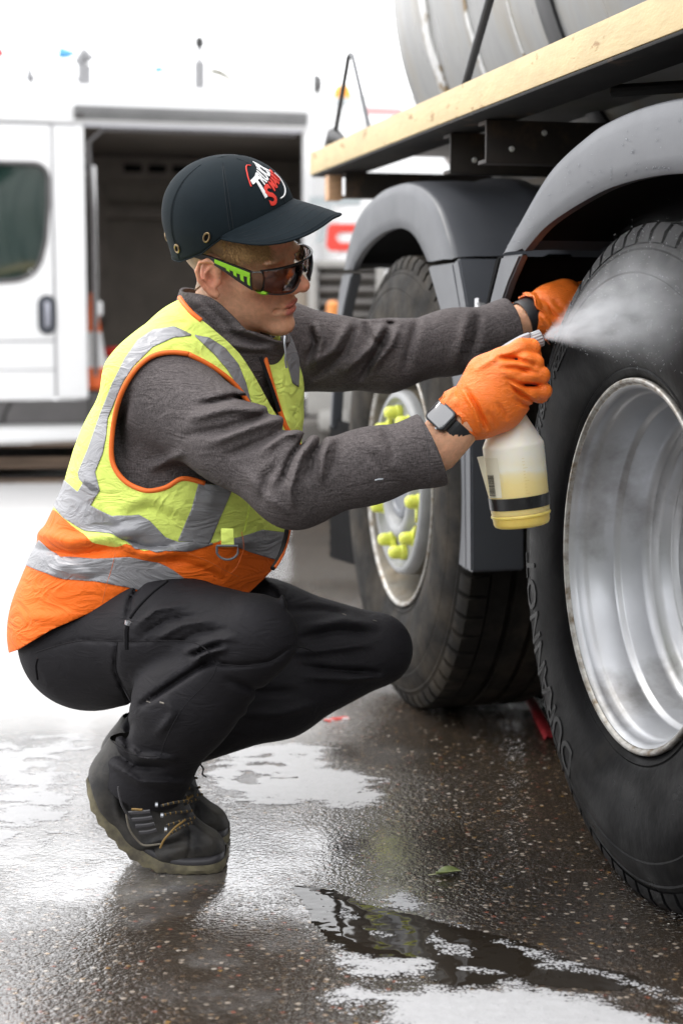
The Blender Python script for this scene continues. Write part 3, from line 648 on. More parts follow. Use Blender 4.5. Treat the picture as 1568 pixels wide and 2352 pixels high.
m = MB(); m.tube([fp(461, 140), fp(461, 110)], .018, 8); m.build('cap_stem', PG, fl)
m = MB(); m.tube([fp(80, 250), fp(76, 180), fp(70, 150)], [.035, .03, .012], 10); m.build('vent_pipe', pm('grey_pipe', (.2, .2, .21), .5), fl)
m = MB(); m.tube([fp(198, 200), fp(198, 150)], .055, 12); m.tube([fp(185, 150), fp(200, 120), fp(212, 140)], .05, 12); m.build('valve_body', PG, fl)
BLU = pm('blue_lever', (.12, .42, .75), .5); REDL = pm('red_lever', (.7, .05, .05), .5)
for nm, pts, r, mm in (('valve_lever', [(140, 122), (158, 125), (178, 124)], [.05, .04, .012], BLU), ('valve_lever', [(358, 161), (372, 159), (384, 160)], [.03, .025, .008], BLU), ('valve_lever', [(-10, 122), (4, 124), (14, 125)], [.04, .04, .03], REDL), ('valve_lever', [(-6, 152), (8, 153)], [.025, .02], REDL)):
    m = MB(); m.tube([fp(*q) for q in pts], r, 10); m.build(nm, mm, fl)
m = MB(); m.tube([fp(60, 180), fp(200, 183)], .01, 6); m.tube([fp(200, 212), fp(285, 215), fp(285, 235)], .008, 6); m.build('top_rail', PG, fl)
m = MB(); m.tube([fp(484, 160), fp(505, 165), fp(525, 175), fp(540, 195), fp(552, 210)], [.02, .025, .02, .012, .03], 10); m.build('top_hose', pm('hose_dark', (.12, .11, .06), .5), fl)
for x in (-2., 0, 2.6):
    m = MB(); m.lathe([(.02, .24), (-.01, .3), (.01, .46), (.05, .48), (.25, .48), (.28, .3), (.05, .22), (.04, 0)], 32, c=(x, .1, .48), axis='y'); m.build('wheel', RUB, fl, smooth=40)
# ------------------------------------------------------------------ implicit-surface tools for the figure
F4 = np.float32
def rcone(P, a, b, ra, rb):
    a = np.asarray(a, F4); b = np.asarray(b, F4); ba = b - a
    t = np.clip(((P - a) @ ba) / (ba @ ba + 1e-12), 0, 1)
    q = P - a - t[:, None] * ba
    return np.sqrt((q * q).sum(1)) - (ra + (rb - ra) * t)
def smin(a, b, k):
    h = np.clip(.5 + .5 * (b - a) / k, 0, 1); return b + (a - b) * h - k * h * (1 - h)
def smax(a, b, k): return -smin(-a, -b, k)
def chain(P, pts, rr, k=.01):
    d = None
    for i in range(len(pts) - 1):
        e = rcone(P, pts[i], pts[i + 1], rr[i], rr[i + 1]); d = e if d is None else smin(d, e, k)
    return d
def ellip(P, c, rad, M=None):
    q = P - np.asarray(c, F4)
    if M is not None: q = q @ np.asarray(M, F4).T           # rows of M are the axes
    rad = np.asarray(rad, F4); u = q / rad; k0 = np.sqrt((u * u).sum(1)) + 1e-9; w = u / rad; k1 = np.sqrt((w * w).sum(1)) + 1e-9
    return k0 * (k0 - 1) / k1
def tube_sec(P, C, W, T, Lat, k=.03):
    d = None; C = np.asarray(C, F4); Lat = np.asarray(Lat, F4)
    for i in range(len(C) - 1):
        a, b = C[i], C[i + 1]; ba = b - a; ln = np.linalg.norm(ba); ax = ba / ln
        t = np.clip(((P - a) @ ax) / ln, 0, 1); q = P - a - t[:, None] * ba
        lat = Lat[i] + (Lat[i + 1] - Lat[i]) * .5; lat = lat - ax * (lat @ ax); lat /= np.linalg.norm(lat); sag = np.cross(ax, lat)
        w = W[i] + (W[i + 1] - W[i]) * t; tt = T[i] + (T[i + 1] - T[i]) * t; m = np.minimum(w, tt)
        x, y, z = q @ lat, q @ sag, q @ ax
        u = np.stack([x / w, y / tt, z / m], 1); k0 = np.sqrt((u * u).sum(1)) + 1e-9
        v = np.stack([u[:, 0] / w, u[:, 1] / tt, u[:, 2] / m], 1); k1 = np.sqrt((v * v).sum(1)) + 1e-9
        e = k0 * (k0 - 1) / k1; d = e if d is None else smin(d, e, k)
    return d
def segdist2(p, pts):
    d = None
    for i in range(len(pts) - 1):
        a = np.array(pts[i], F4); b = np.array(pts[i + 1], F4); ba = b - a
        t = np.clip(((p - a) @ ba) / (ba @ ba + 1e-9), 0, 1); q = p - a - t[:, None] * ba; e = (q * q).sum(1); d = e if d is None else np.minimum(d, e)
    return np.sqrt(d)
FK = 2.3
def folds(P, F, k=1., wk=1.):
    p = pj(P).astype(F4); out = np.zeros(len(P), F4)
    for pts, amp, w in F:
        amp = amp * FK * k; w = w * wk
        a = np.array(pts); lo = a.min(0) - 3 * w; hi = a.max(0) + 3 * w
        s = np.where((p[:, 0] > lo[0]) & (p[:, 0] < hi[0]) & (p[:, 1] > lo[1]) & (p[:, 1] < hi[1]))[0]
        if len(s) == 0: continue
        q = p[s]; d = segdist2(q, pts)
        e = np.array(pts[-1]) - np.array(pts[0]); L = np.linalg.norm(e); t = ((q - np.array(pts[0], F4)) @ (e / L)) / L      # fade towards the ends
        fade = np.clip(np.minimum(t + .12, 1.12 - t) / .35, 0, 1)
        out[s] += amp * np.exp(-(d / w) ** 2) * fade
    return out
def poly_sd(p, poly):                                        # signed distance in the plane, positive inside
    poly = np.array(poly, F4); n = len(poly); d = segdist2(p, list(poly) + [poly[0]]); ins = np.zeros(len(p), bool)
    for i in range(n):
        a, b = poly[i], poly[(i + 1) % n]
        c = ((a[1] > p[:, 1]) != (b[1] > p[:, 1])) & (p[:, 0] < (b[0] - a[0]) * (p[:, 1] - a[1]) / (b[1] - a[1] + 1e-12) + a[0]); ins ^= c
    return np.where(ins, d, -d)
def mesh_sdf(fn, lo, hi, h, q=4, margin=2.2):
    lo = np.array(lo, float); hi = np.array(hi, float); n = (np.ceil((hi - lo) / (h * q)).astype(int)) * q + 1
    nc = (n - 1) // q + 1
    def pts(idx): return (lo + idx * h).astype(F4)
    ci = np.stack(np.meshgrid(*[np.arange(k) * q for k in nc], indexing='ij'), -1).reshape(-1, 3)
    cd = np.empty(len(ci), F4)
    for s in range(0, len(ci), 400000): cd[s:s + 400000] = fn(pts(ci[s:s + 400000]))
    cd = cd.reshape(nc)
    D = np.repeat(np.repeat(np.repeat(cd, q, 0), q, 1), q, 2)
    off = q // 2
    D = np.pad(D, ((0, off), (0, off), (0, off)), mode='edge')[off:off + n[0], off:off + n[1], off:off + n[2]].copy()
    band = np.argwhere(np.abs(D) < q * h * margin)
    for s in range(0, len(band), 300000):
        b = band[s:s + 300000]; D[b[:, 0], b[:, 1], b[:, 2]] = fn(pts(b))
    I = D < 0
    c = np.zeros(np.array(I.shape) - 1, np.int8)
    for dx in (0, 1):
        for dy in (0, 1):
            for dz in (0, 1): c += I[dx:dx + c.shape[0], dy:dy + c.shape[1], dz:dz + c.shape[2]]
    act = np.argwhere((c > 0) & (c < 8))
    vid = np.full(c.shape, -1, np.int32); vid[act[:, 0], act[:, 1], act[:, 2]] = np.arange(len(act))
    offs = np.array([(x, y, z) for x in (0, 1) for y in (0, 1) for z in (0, 1)])
    val = np.stack([D[act[:, 0] + o[0], act[:, 1] + o[1], act[:, 2] + o[2]] for o in offs], 1)
    acc = np.zeros((len(act), 3)); cnt = np.zeros(len(act))
    for i in range(8):
        for j in range(i + 1, 8):
            if np.abs(offs[i] - offs[j]).sum() != 1: continue
            a, b = val[:, i], val[:, j]; m = (a < 0) != (b < 0); t = np.where(m, a / np.where(a == b, 1, a - b), 0)
            acc += np.where(m[:, None], offs[i] + t[:, None] * (offs[j] - offs[i]), 0); cnt += m
    V = lo + (act + acc / cnt[:, None]) * h
    quads = []
    for ax in range(3):
        u, w = [(1, 2), (2, 0), (0, 1)][ax]
        sl0 = [slice(None)] * 3; sl1 = [slice(None)] * 3; sl0[ax] = slice(0, -1); sl1[ax] = slice(1, None)
        ch = I[tuple(sl0)] != I[tuple(sl1)]
        e = np.argwhere(ch); e = e[(e[:, u] > 0) & (e[:, w] > 0) & (e[:, u] < I.shape[u] - 1) & (e[:, w] < I.shape[w] - 1)]
        ins = I[e[:, 0], e[:, 1], e[:, 2]]
        def cell(du, dw):
            k = e.copy(); k[:, u] -= du; k[:, w] -= dw; return vid[k[:, 0], k[:, 1], k[:, 2]]
        Q = np.stack([cell(1, 1), cell(0, 1), cell(0, 0), cell(1, 0)], 1); Q[~ins] = Q[~ins][:, ::-1]; quads.append(Q)
    Q = np.concatenate(quads); Q = Q[(Q >= 0).all(1)]
    return V, np.concatenate([Q[:, [0, 1, 2]], Q[:, [0, 2, 3]]])
def vnorm(V, F):
    N = np.zeros_like(V); a = np.cross(V[F[:, 1]] - V[F[:, 0]], V[F[:, 2]] - V[F[:, 0]])
    for i in range(3): np.add.at(N, F[:, i], a)
    return N / (np.linalg.norm(N, axis=1, keepdims=True) + 1e-12)
def relax(V, F, it=1, k=.5):
    E = np.concatenate([F[:, [0, 1]], F[:, [1, 2]], F[:, [2, 0]]]); E = np.concatenate([E, E[:, ::-1]])
    for _ in range(it):
        S = np.zeros_like(V); c = np.zeros(len(V)); np.add.at(S, E[:, 0], V[E[:, 1]]); np.add.at(c, E[:, 0], 1); V = V + (S / np.maximum(c, 1)[:, None] - V) * k
    return V
def clip(A, F, s):                                           # keep s > 0; A carries every vertex attribute
    ins = s > 0; k = ins[F].sum(1); keep = [F[k == 3]]; A2 = [A]; nxt = len(A); cache = {}
    def cut(i, j):                                           # arrays i inside, j outside
        nonlocal nxt
        t = (s[i] / (s[i] - s[j] + 1e-12))[:, None]; key = np.minimum(i, j).astype(np.int64) * len(A) + np.maximum(i, j)
        return A[i] + (A[j] - A[i]) * t, key
    one = F[k == 1]; two = F[k == 2]
    def rot(T, which):
        m = np.argmax(which, 1); return np.stack([T[np.arange(len(T)), (m + r) % 3] for r in range(3)], 1)
    newA = []; newK = []
    if len(one):
        T = rot(one, ins[one]); a, ka = cut(T[:, 0], T[:, 1]); b, kb = cut(T[:, 0], T[:, 2])
    if len(two):
        U = rot(two, ~ins[two]); c, kc = cut(U[:, 1], U[:, 0]); d, kd = cut(U[:, 2], U[:, 0])
    parts = ([a, b] if len(one) else []) + ([c, d] if len(two) else []); keys = ([ka, kb] if len(one) else []) + ([kc, kd] if len(two) else [])
    if parts:
        allA = np.concatenate(parts); allK = np.concatenate(keys); u, fi, inv = np.unique(allK, return_index=True, return_inverse=True); A2.append(allA[fi]); inv = inv + len(A); p = 0
        if len(one): ia, ib = inv[p:p + len(one)], inv[p + len(one):p + 2 * len(one)]; p += 2 * len(one); keep.append(np.stack([T[:, 0], ia, ib], 1))
        if len(two):
            ic, id_ = inv[p:p + len(two)], inv[p + len(two):p + 2 * len(two)]
            keep.append(np.stack([ic, U[:, 1], U[:, 2]], 1)); keep.append(np.stack([ic, U[:, 2], id_], 1))
    A = np.concatenate(A2); F = np.concatenate(keep); use = np.unique(F); mp = np.full(len(A), -1); mp[use] = np.arange(len(use))
    return A[use], mp[F]
def shell(V, N, F, t_out, t_in):                             # cloth with thickness and closed edges
    n = len(V); Vo = V + N * t_out; Vi = V - N * t_in
    E = np.concatenate([F[:, [0, 1]], F[:, [1, 2]], F[:, [2, 0]]]); key = np.sort(E, 1); u, idx, cnt = np.unique(key, axis=0, return_index=True, return_counts=True)
    B = E[idx[cnt == 1]]
    side = np.concatenate([np.stack([B[:, 1], B[:, 0], B[:, 0] + n], 1), np.stack([B[:, 1], B[:, 0] + n, B[:, 1] + n], 1)])
    return np.concatenate([Vo, Vi]), np.concatenate([F, F[:, ::-1] + n, side])
def np_mesh(name, V, F, mat, parent, smooth=180., cols=None):
    me = bpy.data.meshes.new(name); me.vertices.add(len(V)); me.vertices.foreach_set('co', np.asarray(V, F4).ravel())
    me.loops.add(F.size); me.loops.foreach_set('vertex_index', F.astype(np.int32).ravel()); me.polygons.add(len(F))
    me.polygons.foreach_set('loop_start', np.arange(0, F.size, F.shape[1], dtype=np.int32)); me.update(calc_edges=True); me.validate()
    if cols is not None:
        a = me.color_attributes.new('tint', 'FLOAT_COLOR', 'POINT'); c = np.ones((len(V), 4), F4); c[:, :3] = cols; a.data.foreach_set('color', c.ravel())
    return finish(name, me, mat, parent, smooth, recalc=False)

# ------------------------------------------------------------------ the worker: skeleton
A3 = lambda x, y, Y: np.array(at(x, y, Y), F4)
def latv(deg): return np.array([math.sin(R(deg)), math.cos(R(deg)), 0], F4)
SPX = [(228, 1445, 2.93), (300, 1350, 2.915), (388, 1230, 2.90), (435, 1080, 2.88), (478, 895, 2.865), (512, 795, 2.86)]
SP = [A3(*p) for p in SPX]; SW = [.150, .172, .186, .19, .196, .150]; ST = [.128, .150, .170, .162, .115, .072]
SL = [latv(40), latv(38), latv(36), latv(35), latv(34), latv(34)]
RSH, RUA, REL, RFA, RCU = A3(392, 918, 2.725), A3(530, 1008, 2.64), A3(678, 1112, 2.575), A3(850, 1070, 2.585), A3(1000, 1030, 2.60)
RWR, RHB = A3(1035, 990, 2.60), A3(1075, 950, 2.60)
LSH, LUA, LEL, LFA, LCU = A3(660, 800, 3.02), A3(770, 812, 3.03), A3(885, 818, 3.05), A3(1040, 785, 3.10), A3(1172, 752, 3.14)
LWR, LHB = A3(1205, 738, 3.15), A3(1240, 722, 3.16)
RHIP, RKN, RCF, RAN = A3(200, 1472, 2.86), A3(585, 1462, 2.63), A3(440, 1622, 2.67), A3(348, 1768, 2.735)
LHIP, LKN, LCF, LAN = A3(355, 1440, 3.00), A3(862, 1492, 2.99), A3(640, 1592, 2.95), A3(348, 1712, 2.865)

def torso(P, grow=0.): return tube_sec(P, SP, [w + grow for w in SW], [t + grow for t in ST], SL, .04)
COLB, COLT = A3(508, 800, 2.86), A3(548, 706, 2.845)

# ------------------------------------------------------------------ head frame
HY, HP, HR_ = R(27), R(9), R(20)
Fv = np.array([math.cos(HY), -math.sin(HY), 0]); Lv = np.array([math.sin(HY), math.cos(HY), 0]); Uv = np.array([0, 0, 1.])
Fv, Uv = Fv * math.cos(HP) - Uv * math.sin(HP), Uv * math.cos(HP) + Fv * math.sin(HP)
Lv, Uv = Lv * math.cos(HR_) + Uv * math.sin(HR_), Uv * math.cos(HR_) - Lv * math.sin(HR_)
HM = np.stack([Fv, Lv, Uv])                                  # rows: forward, left, up
HO = np.array(at(500, 640, 2.765)) + Lv * .072
def H2W(q): return HO + np.asarray(q) @ HM
def W2H(P): return ((P - HO) @ HM.T).astype(F4)
def head_sdf(q):
    y = np.abs(q[:, 1]); qa = np.stack([q[:, 0], y, q[:, 2]], 1)
    d = ellip(q, (-.014, 0, .055), (.098, .074, .088))
    d = smin(d, ellip(q, (.036, 0, .036), (.056, .060, .056)), .02)
    d = smin(d, ellip(q, (.036, 0, -.034), (.056, .046, .064)), .02)
    d = smin(d, ellip(qa, (.046, .043, -.012), (.030, .020, .020)), .018)
    d = smin(d, ellip(qa, (.026, .032, -.050), (.042, .021, .040)), .02)
    d = smin(d, rcone(qa, (-.004, .044, -.058), (.066, .014, -.093), .016, .0155), .018)
    d = smin(d, ellip(q, (.080, 0, -.094), (.016, .021, .016)), .014)
    d = smin(d, ellip(q, (.073, 0, -.058), (.023, .028, .026)), .014)
    d = smax(d, -ellip(qa, (.100, .031, .012), (.020, .018, .012)), .012)
    d = smin(d, ellip(qa, (.072, .031, .012), (.0125, .0135, .0125)), .004)
    d = smin(d, ellip(qa, (.080, .028, .030), (.014, .024, .007)), .010)
    d = smin(d, rcone(q, (.090, 0, .020), (.117, 0, -.016), .0085, .0105), .012)
    d = smin(d, ellip(q, (.118, 0, -.0185), (.0115, .0118, .0108)), .006)
    d = smin(d, ellip(qa, (.106, .0125, -.0235), (.0115, .0068, .0082)), .005)
    d = smax(d, -ellip(qa, (.111, .0065, -.0315), (.006, .0035, .004)), .003)
    d = smin(d, ellip(q, (.0935, 0, -.0520), (.0075, .0210, .0055)), .005)
    d = smin(d, ellip(q, (.0905, 0, -.0655), (.0082, .0185, .0062)), .005)
    d = smax(d, -ellip(qa, (.102, .004, -.0588), (.013, .0235, .0015)), .0022)
    d = smax(d, -ellip(qa, (.084, .0270, -.0590), (.008, .0045, .004)), .005)
    # ears
    E = [(.008, .074, .004), (.010, .077, .018), (.004, .081, .030), (-.008, .086, .035), (-.020, .090, .030), (-.026, .092, .016), (-.024, .090, .000), (-.017, .085, -.014), (-.009, .080, -.025)]
    e = ellip(qa, (-.010, .080, .006), (.018, .0045, .030))
    e = smin(e, chain(qa, E, [.0028, .003, .0034, .0038, .004, .004, .004, .0042, .005], .002), .003)
    e = smin(e, ellip(qa, (-.003, .077, -.025), (.0085, .0055, .0095)), .004)
    e = smax(e, -ellip(qa, (-.006, .0905, .000), (.0105, .0105, .0145)), .003)
    e = smin(e, chain(qa, [(-.004, .084, .024), (-.013, .087, .014), (-.0155, .086, .002), (-.009, .081, -.012)], [.0022, .0026, .0028, .0026], .002), .003)
    e = smin(e, ellip(qa, (.0055, .0765, -.003), (.0045, .005, .007)), .003)
    e = smax(e, -ellip(qa, (-.015, .0935, .022), (.006, .005, .010)), .002)
    d = smin(d, e, .006)
    return d
NECKB = A3(505, 800, 2.865)
def neck_sdf(P):
    return rcone(P, H2W((-.018, 0, -.035)), NECKB, .056, .064)
def skin_sdf(P):
    d = torso(P, -.035)
    d = smin(d, chain(P, [RSH, REL, RCU, RWR, RHB], [.045, .034, .034, .0335, .034], .02), .03)
    d = smin(d, chain(P, [LSH, LEL, LCU, LWR, LHB], [.042, .032, .030, .030, .031], .02), .03)
    d = smin(d, chain(P, [RHIP, RKN, RAN], [.085, .042, .034], .02), .03)
    d = smin(d, chain(P, [LHIP, LKN, LAN], [.085, .045, .034], .02), .03)
    d = smin(d, chain(P, [RAN, A3(330, 1850, 2.755), A3(440, 1955, 2.76)], [.034, .03, .025], .02), .02)
    d = smin(d, chain(P, [LAN, A3(320, 1800, 2.865), A3(450, 1905, 2.87)], [.034, .03, .025], .02), .02)
    d = smin(d, neck_sdf(P), .02)
    return d
def face_sdf(P): return smin(head_sdf(W2H(P)), neck_sdf(P), .018)
cw = HO.copy()
Vh, Fh = mesh_sdf(face_sdf, cw - [.17, .17, .17], cw + [.17, .17, .19], .0022)
Vh = relax(Vh, Fh, 1, .4)
Vb, Fb = mesh_sdf(skin_sdf, (-.62, 2.45, .02), (.47, 3.28, 1.02), .008)
qh = W2H(Vh)
skin = np.array((.74, .40, .245)); cols = np.tile(skin, (len(Vh) + len(Vb), 1))
def blot(c, r, col, k):
    d = np.linalg.norm((qh - np.array(c)) / np.array(r), axis=1); w = (np.exp(-d ** 2) * k)[:, None]; cols[:len(Vh)] = cols[:len(Vh)] * (1 - w) + np.array(col) * w
for s in (-1, 1):
    blot((.075, s * .04, -.028), (.03, .03, .024), (.74, .30, .19), .5)
    blot((-.010, s * .085, .004), (.025, .02, .035), (.68, .24, .16), .7)
    blot((.02, s * .06, .022), (.028, .03, .014), (.46, .27, .15), .5)
    blot((.06, s * .02, -.09), (.05, .05, .022), (.62, .34, .21), .4)
blot((.120, 0, -.018), (.018, .02, .016), (.70, .24, .16), .7)
lip = np.array((.58, .17, .14))
dl = np.minimum(ellip(qh, (.0985, 0, -.0525), (.010, .021, .0060)), ellip(qh, (.0965, 0, -.0655), (.010, .0185, .0072)))
w = (np.clip(.5 - dl / .003, 0, 1) * .85)[:, None]; cols[:len(Vh)] = cols[:len(Vh)] * (1 - w) + lip * w
SKIN = pm('skin', skin, .52, sss=.2, attr='tint', var=.12, vscale=130, bump=.0007, bscale=380, spec=.4, rvar=.1)
person = np_mesh('person', np.concatenate([Vh, Vb]), np.concatenate([Fh, Fb + len(Vh)]), SKIN, None, cols=cols)
tag(person, 'worker crouching by the wheel in hi-vis vest and black cap, holding a spray bottle', 'person')

# ------------------------------------------------------------------ jacket
FJ = [  # right sleeve
    ([(455, 930), (540, 912), (600, 925)], -.006, 9), ([(440, 960), (530, 938), (610, 945)], .006, 12), ([(430, 1000), (520, 985), (640, 940)], -.005, 12), ([(480, 1020), (570, 985), (660, 955)], .006, 13),
    ([(520, 1050), (600, 1015), (680, 975)], -.005, 12), ([(706, 1000), (668, 1050), (640, 1120)], -.008, 8), ([(722, 1003), (690, 1050), (668, 1120), (672, 1160)], .008, 10), ([(740, 1010), (716, 1050), (705, 1100)], -.007, 8),
    ([(757, 1010), (742, 1050), (738, 1110)], .006, 10), ([(700, 990), (650, 1000), (600, 1040)], .005, 10), ([(780, 1008), (772, 1050), (760, 1090)], -.004, 9), ([(640, 1060), (610, 1100), (600, 1150)], -.004, 12), ([(560, 1080), (600, 1130), (660, 1180)], .004, 14),
    ([(830, 1010), (880, 1040), (930, 1100)], .003, 16), ([(880, 985), (900, 1020), (905, 1060)], -.003, 12),
    # left sleeve
    ([(712, 752), (722, 790), (705, 830)], -.007, 8), ([(728, 745), (742, 785), (722, 840)], .006, 9), ([(800, 745), (770, 800), (715, 840)], .007, 11), ([(815, 758), (790, 812), (720, 868)], -.007, 10),
    ([(880, 745), (850, 800), (790, 855)], .009, 11), ([(895, 752), (872, 800), (830, 868)], -.009, 9), ([(915, 748), (900, 790), (850, 850)], .007, 10), ([(840, 742), (850, 775), (880, 800)], -.005, 8), ([(860, 740), (905, 745), (925, 760)], -.004, 8),
    ([(960, 735), (940, 800), (930, 850)], -.004, 12), ([(1075, 720), (1060, 780), (1040, 840)], .004, 14), ([(1100, 722), (1095, 770), (1080, 820)], -.004, 12),
    # side under the armhole
    ([(300, 900), (275, 980), (280, 1060)], -.004, 12), ([(340, 1080), (380, 1060), (420, 1040)], .004, 12)]
def jacket_sdf(P, fold=True):
    d = torso(P, -.010)
    a = chain(P, [RSH, RUA, REL], [.081, .067, .064], .03); b = chain(P, [REL, RFA, RCU, A3(1030, 1018, 2.602)], [.064, .0535, .0525, .0525], .03)
    d = smin(d, smin(a, b, .03), .035)
    a = chain(P, [LSH, LUA, LEL, LFA, LCU, A3(1200, 742, 3.15)], [.085, .062, .061, .055, .0485, .0485], .03)
    d = smin(d, a, .03)
    if fold: d = d - folds(P, FJ, 1.05, .8)
    return d
Vj, Fj = mesh_sdf(jacket_sdf, (-.60, 2.44, .30), (.46, 3.26, 1.13), .0042)
Vj = relax(Vj, Fj, 1, .3)
def cuff(V, c, d, rad=.13):
    s = -((V - c) @ d); return np.where(np.linalg.norm(V - c, axis=1) < rad, s, 1.)
dR = RCU - RFA; dR = dR / np.linalg.norm(dR); dR = dR + np.array([.0, 0, .16]); dR /= np.linalg.norm(dR)
dL = LCU - LFA; dL /= np.linalg.norm(dL)
def cutmesh(V, F, S, extra=None):
    A = np.concatenate([V, vnorm(V, F)], 1)
    for fn in S: A, F = clip(A, F, fn(A[:, :3]))
    return A[:, :3], A[:, 3:6], F
V, N, F = cutmesh(Vj, Fj, [lambda V: cuff(V, A3(989, 1030, 2.60), dR), lambda V: cuff(V, A3(1168, 752, 3.14), dL), lambda V: np.linalg.norm((V - (np.array(COLB) * .55 + np.array(COLT) * .45)) / np.array([.085, .085, .06]), axis=1) - 1])
V, F = shell(V, N, F, 0., .003)
JK = pm('heather_grey_softshell', (.094, .082, .082), .85, var=.10, vscale=16, weave=.55, wscale=950, bump=.0004, bscale=420, spec=.2, wr=.006, wrs=15.)
jacket = np_mesh('jacket', V, F, JK, person); tag(jacket, 'heather grey softshell jacket')
# stand collar
def collar_sdf(P):
    ax = COLT - COLB
    d = tube_sec(P, [COLB - ax * .3, COLB, COLT, COLT + ax * .5], [.095, .092, .086, .084], [.105, .100, .102, .106], [latv(30)] * 4, .02)
    return d - folds(P, [([(470, 700), (540, 770), (640, 800)], -.005, 9), ([(450, 690), (520, 755), (650, 775)], .003, 8), ([(430, 680), (450, 740), (500, 800)], -.004, 9), ([(520, 790), (580, 800), (640, 795)], .004, 9)])
Vc, Fc = mesh_sdf(collar_sdf, COLB - [.19, .19, .12], COLB + [.22, .19, .25], .004)
EDG = [(380, 560), (424, 634), (438, 668), (470, 706), (520, 742), (570, 762), (612, 770), (664, 764), (720, 700), (720, 560)]
def collar_top(V):                                            # a sloping rim: high at the nape, low under the chin
    p = pj(V); lat = (V - COLT) @ latv(30)
    n = np.array(A3(430, 636, 2.90) - A3(660, 768, 2.80)); u = np.cross(n, latv(22)); u /= np.linalg.norm(u); u = u if u[2] > 0 else -u
    return -((V - A3(545, 703, 2.83)) @ u) + .012 * np.cos(3.2 * ((V - COLT) @ (n / np.linalg.norm(n))) / .1) - .006
def collar_bot(V): return ((V - COLB) @ (COLT - COLB)) / np.linalg.norm(COLT - COLB) + .05
V, N, F = cutmesh(Vc, Fc, [collar_top, collar_bot]); V, F = shell(V, N, F, 0., .006)
np_mesh('collar', V, F, JK, jacket)

# ------------------------------------------------------------------ hi-vis vest
FV = [([(440, 800), (330, 870), (250, 1010), (215, 1110)], .004, 22), ([(185, 1075), (235, 1160), (300, 1235)], .006, 16),
      ([(85, 1225), (160, 1245), (260, 1230), (330, 1215)], .010, 13), ([(90, 1262), (170, 1275), (280, 1258)], -.008, 9), ([(230, 1215), (330, 1255), (430, 1262), (520, 1240)], -.007, 9), ([(250, 1235), (340, 1275), (440, 1262)], .008, 9),
      ([(330, 1270), (420, 1258), (520, 1245), (600, 1245)], .007, 9), ([(350, 1290), (430, 1290), (510, 1330)], -.005, 9), ([(120, 1310), (160, 1300), (210, 1320)], .005, 10), ([(130, 1330), (200, 1330), (260, 1315)], -.005, 10),
      ([(60, 1420), (130, 1420), (200, 1400)], .004, 14), ([(280, 1160), (340, 1135), (400, 1165), (450, 1180)], .005, 14), ([(300, 1180), (350, 1165), (400, 1190)], -.004, 12), ([(470, 1040), (500, 1110), (470, 1180)], .004, 18),
      ([(560, 1080), (600, 1150), (640, 1200)], -.005, 12), ([(580, 1060), (625, 1130), (650, 1180)], .004, 12), ([(640, 860), (655, 930), (662, 1000)], .004, 12), ([(620, 850), (640, 940), (655, 1000)], -.003, 9), ([(390, 720), (430, 760), (470, 790)], -.003, 10),
      ([(350, 800), (410, 780), (470, 800)], .004, 16)]
def vest_sdf(P):
    d = torso(P, .012)
    d = smin(d, rcone(P, SP[4] - latv(34) * .06, SP[4] - latv(34) * .155 + np.array([0, 0, .02], F4), .085, .055), .04)       # over the shoulder
    d = smin(d, rcone(P, SP[4] + latv(34) * .06, SP[4] + latv(34) * .15 + np.array([0, 0, .02], F4), .085, .055), .04)
    d = smin(d, ellip(P, A3(172, 1395, 2.93), (.085, .13, .085)), .05)
    d = smin(d, ellip(P, RHIP, (.127, .127, .127)), .03); d = smin(d, ellip(P, A3(245, 1458, 2.93), (.152, .175, .132)), .03)
    return d - folds(P, FV, .55)
Vv, Fv_ = mesh_sdf(vest_sdf, (-.66, 2.60, .26), (.12, 3.16, 1.16), .0042)
Vv = relax(Vv, Fv_, 1, .3)
HEM = [(20, 1500), (44, 1492), (120, 1446), (240, 1392), (330, 1354), (420, 1331), (470, 1337), (530, 1362), (570, 1360), (602, 1330), (634, 1296), (652, 1250), (668, 1190), (700, 1100), (760, 1050), (760, 500), (0, 500), (0, 1500)]
ARM = [(432, 814), (395, 810), (352, 818), (312, 850), (280, 905), (264, 965), (257, 1025), (262, 1068), (285, 1102), (318, 1122), (348, 1128), (385, 1118), (420, 1098), (470, 1110), (540, 1120), (600, 1060), (606, 990), (572, 930), (540, 885), (490, 845)]
NEC = [(424, 560), (424, 622), (408, 650), (412, 682), (438, 718), (480, 750), (520, 784), (548, 812), (566, 838), (588, 874), (618, 930), (640, 966), (652, 985), (642, 948), (622, 880), (604, 820), (610, 790), (650, 760), (700, 700), (700, 560)]
def nearside(V, N=None): return -((V - (SP[3] + (SP[4] - SP[3]) * (((V - SP[3]) @ (SP[4] - SP[3])) / ((SP[4] - SP[3]) @ (SP[4] - SP[3])))[:, None])) @ latv(35))
def s_hem(V): return poly_sd(pj(V).astype(F4), HEM)
def s_arm(V):
    s = -poly_sd(pj(V).astype(F4), ARM); ns = nearside(V); return np.where(ns > -.01, s, np.maximum(s, 4.))
def s_nec(V):
    s = -poly_sd(pj(V).astype(F4), NEC); front = (V - SP[4]) @ np.array([math.cos(R(34)), -math.sin(R(34)), 0.]); up = (V - SP[4])[:, 2]
    return np.where((front > -.02) | (up > .05), s, np.maximum(s, 4.))
def s_larm(V): return (np.linalg.norm(V - (LSH + (LUA - LSH) * .25), axis=1) - .085) * 1300
VA = np.concatenate([Vv, vnorm(Vv, Fv_)], 1)
Av, Fw = VA, Fv_
for fn in (s_hem, s_nec, s_arm, s_larm): Av, Fw = clip(Av, Fw, fn(Av[:, :3]))
LIME = pm('hi_vis_yellow', (.77, .91, .19), .7, var=.06, vscale=9, bump=.0004, bscale=300, spec=.25, weave=.05, wscale=1500, wr=.009, wrs=11.)
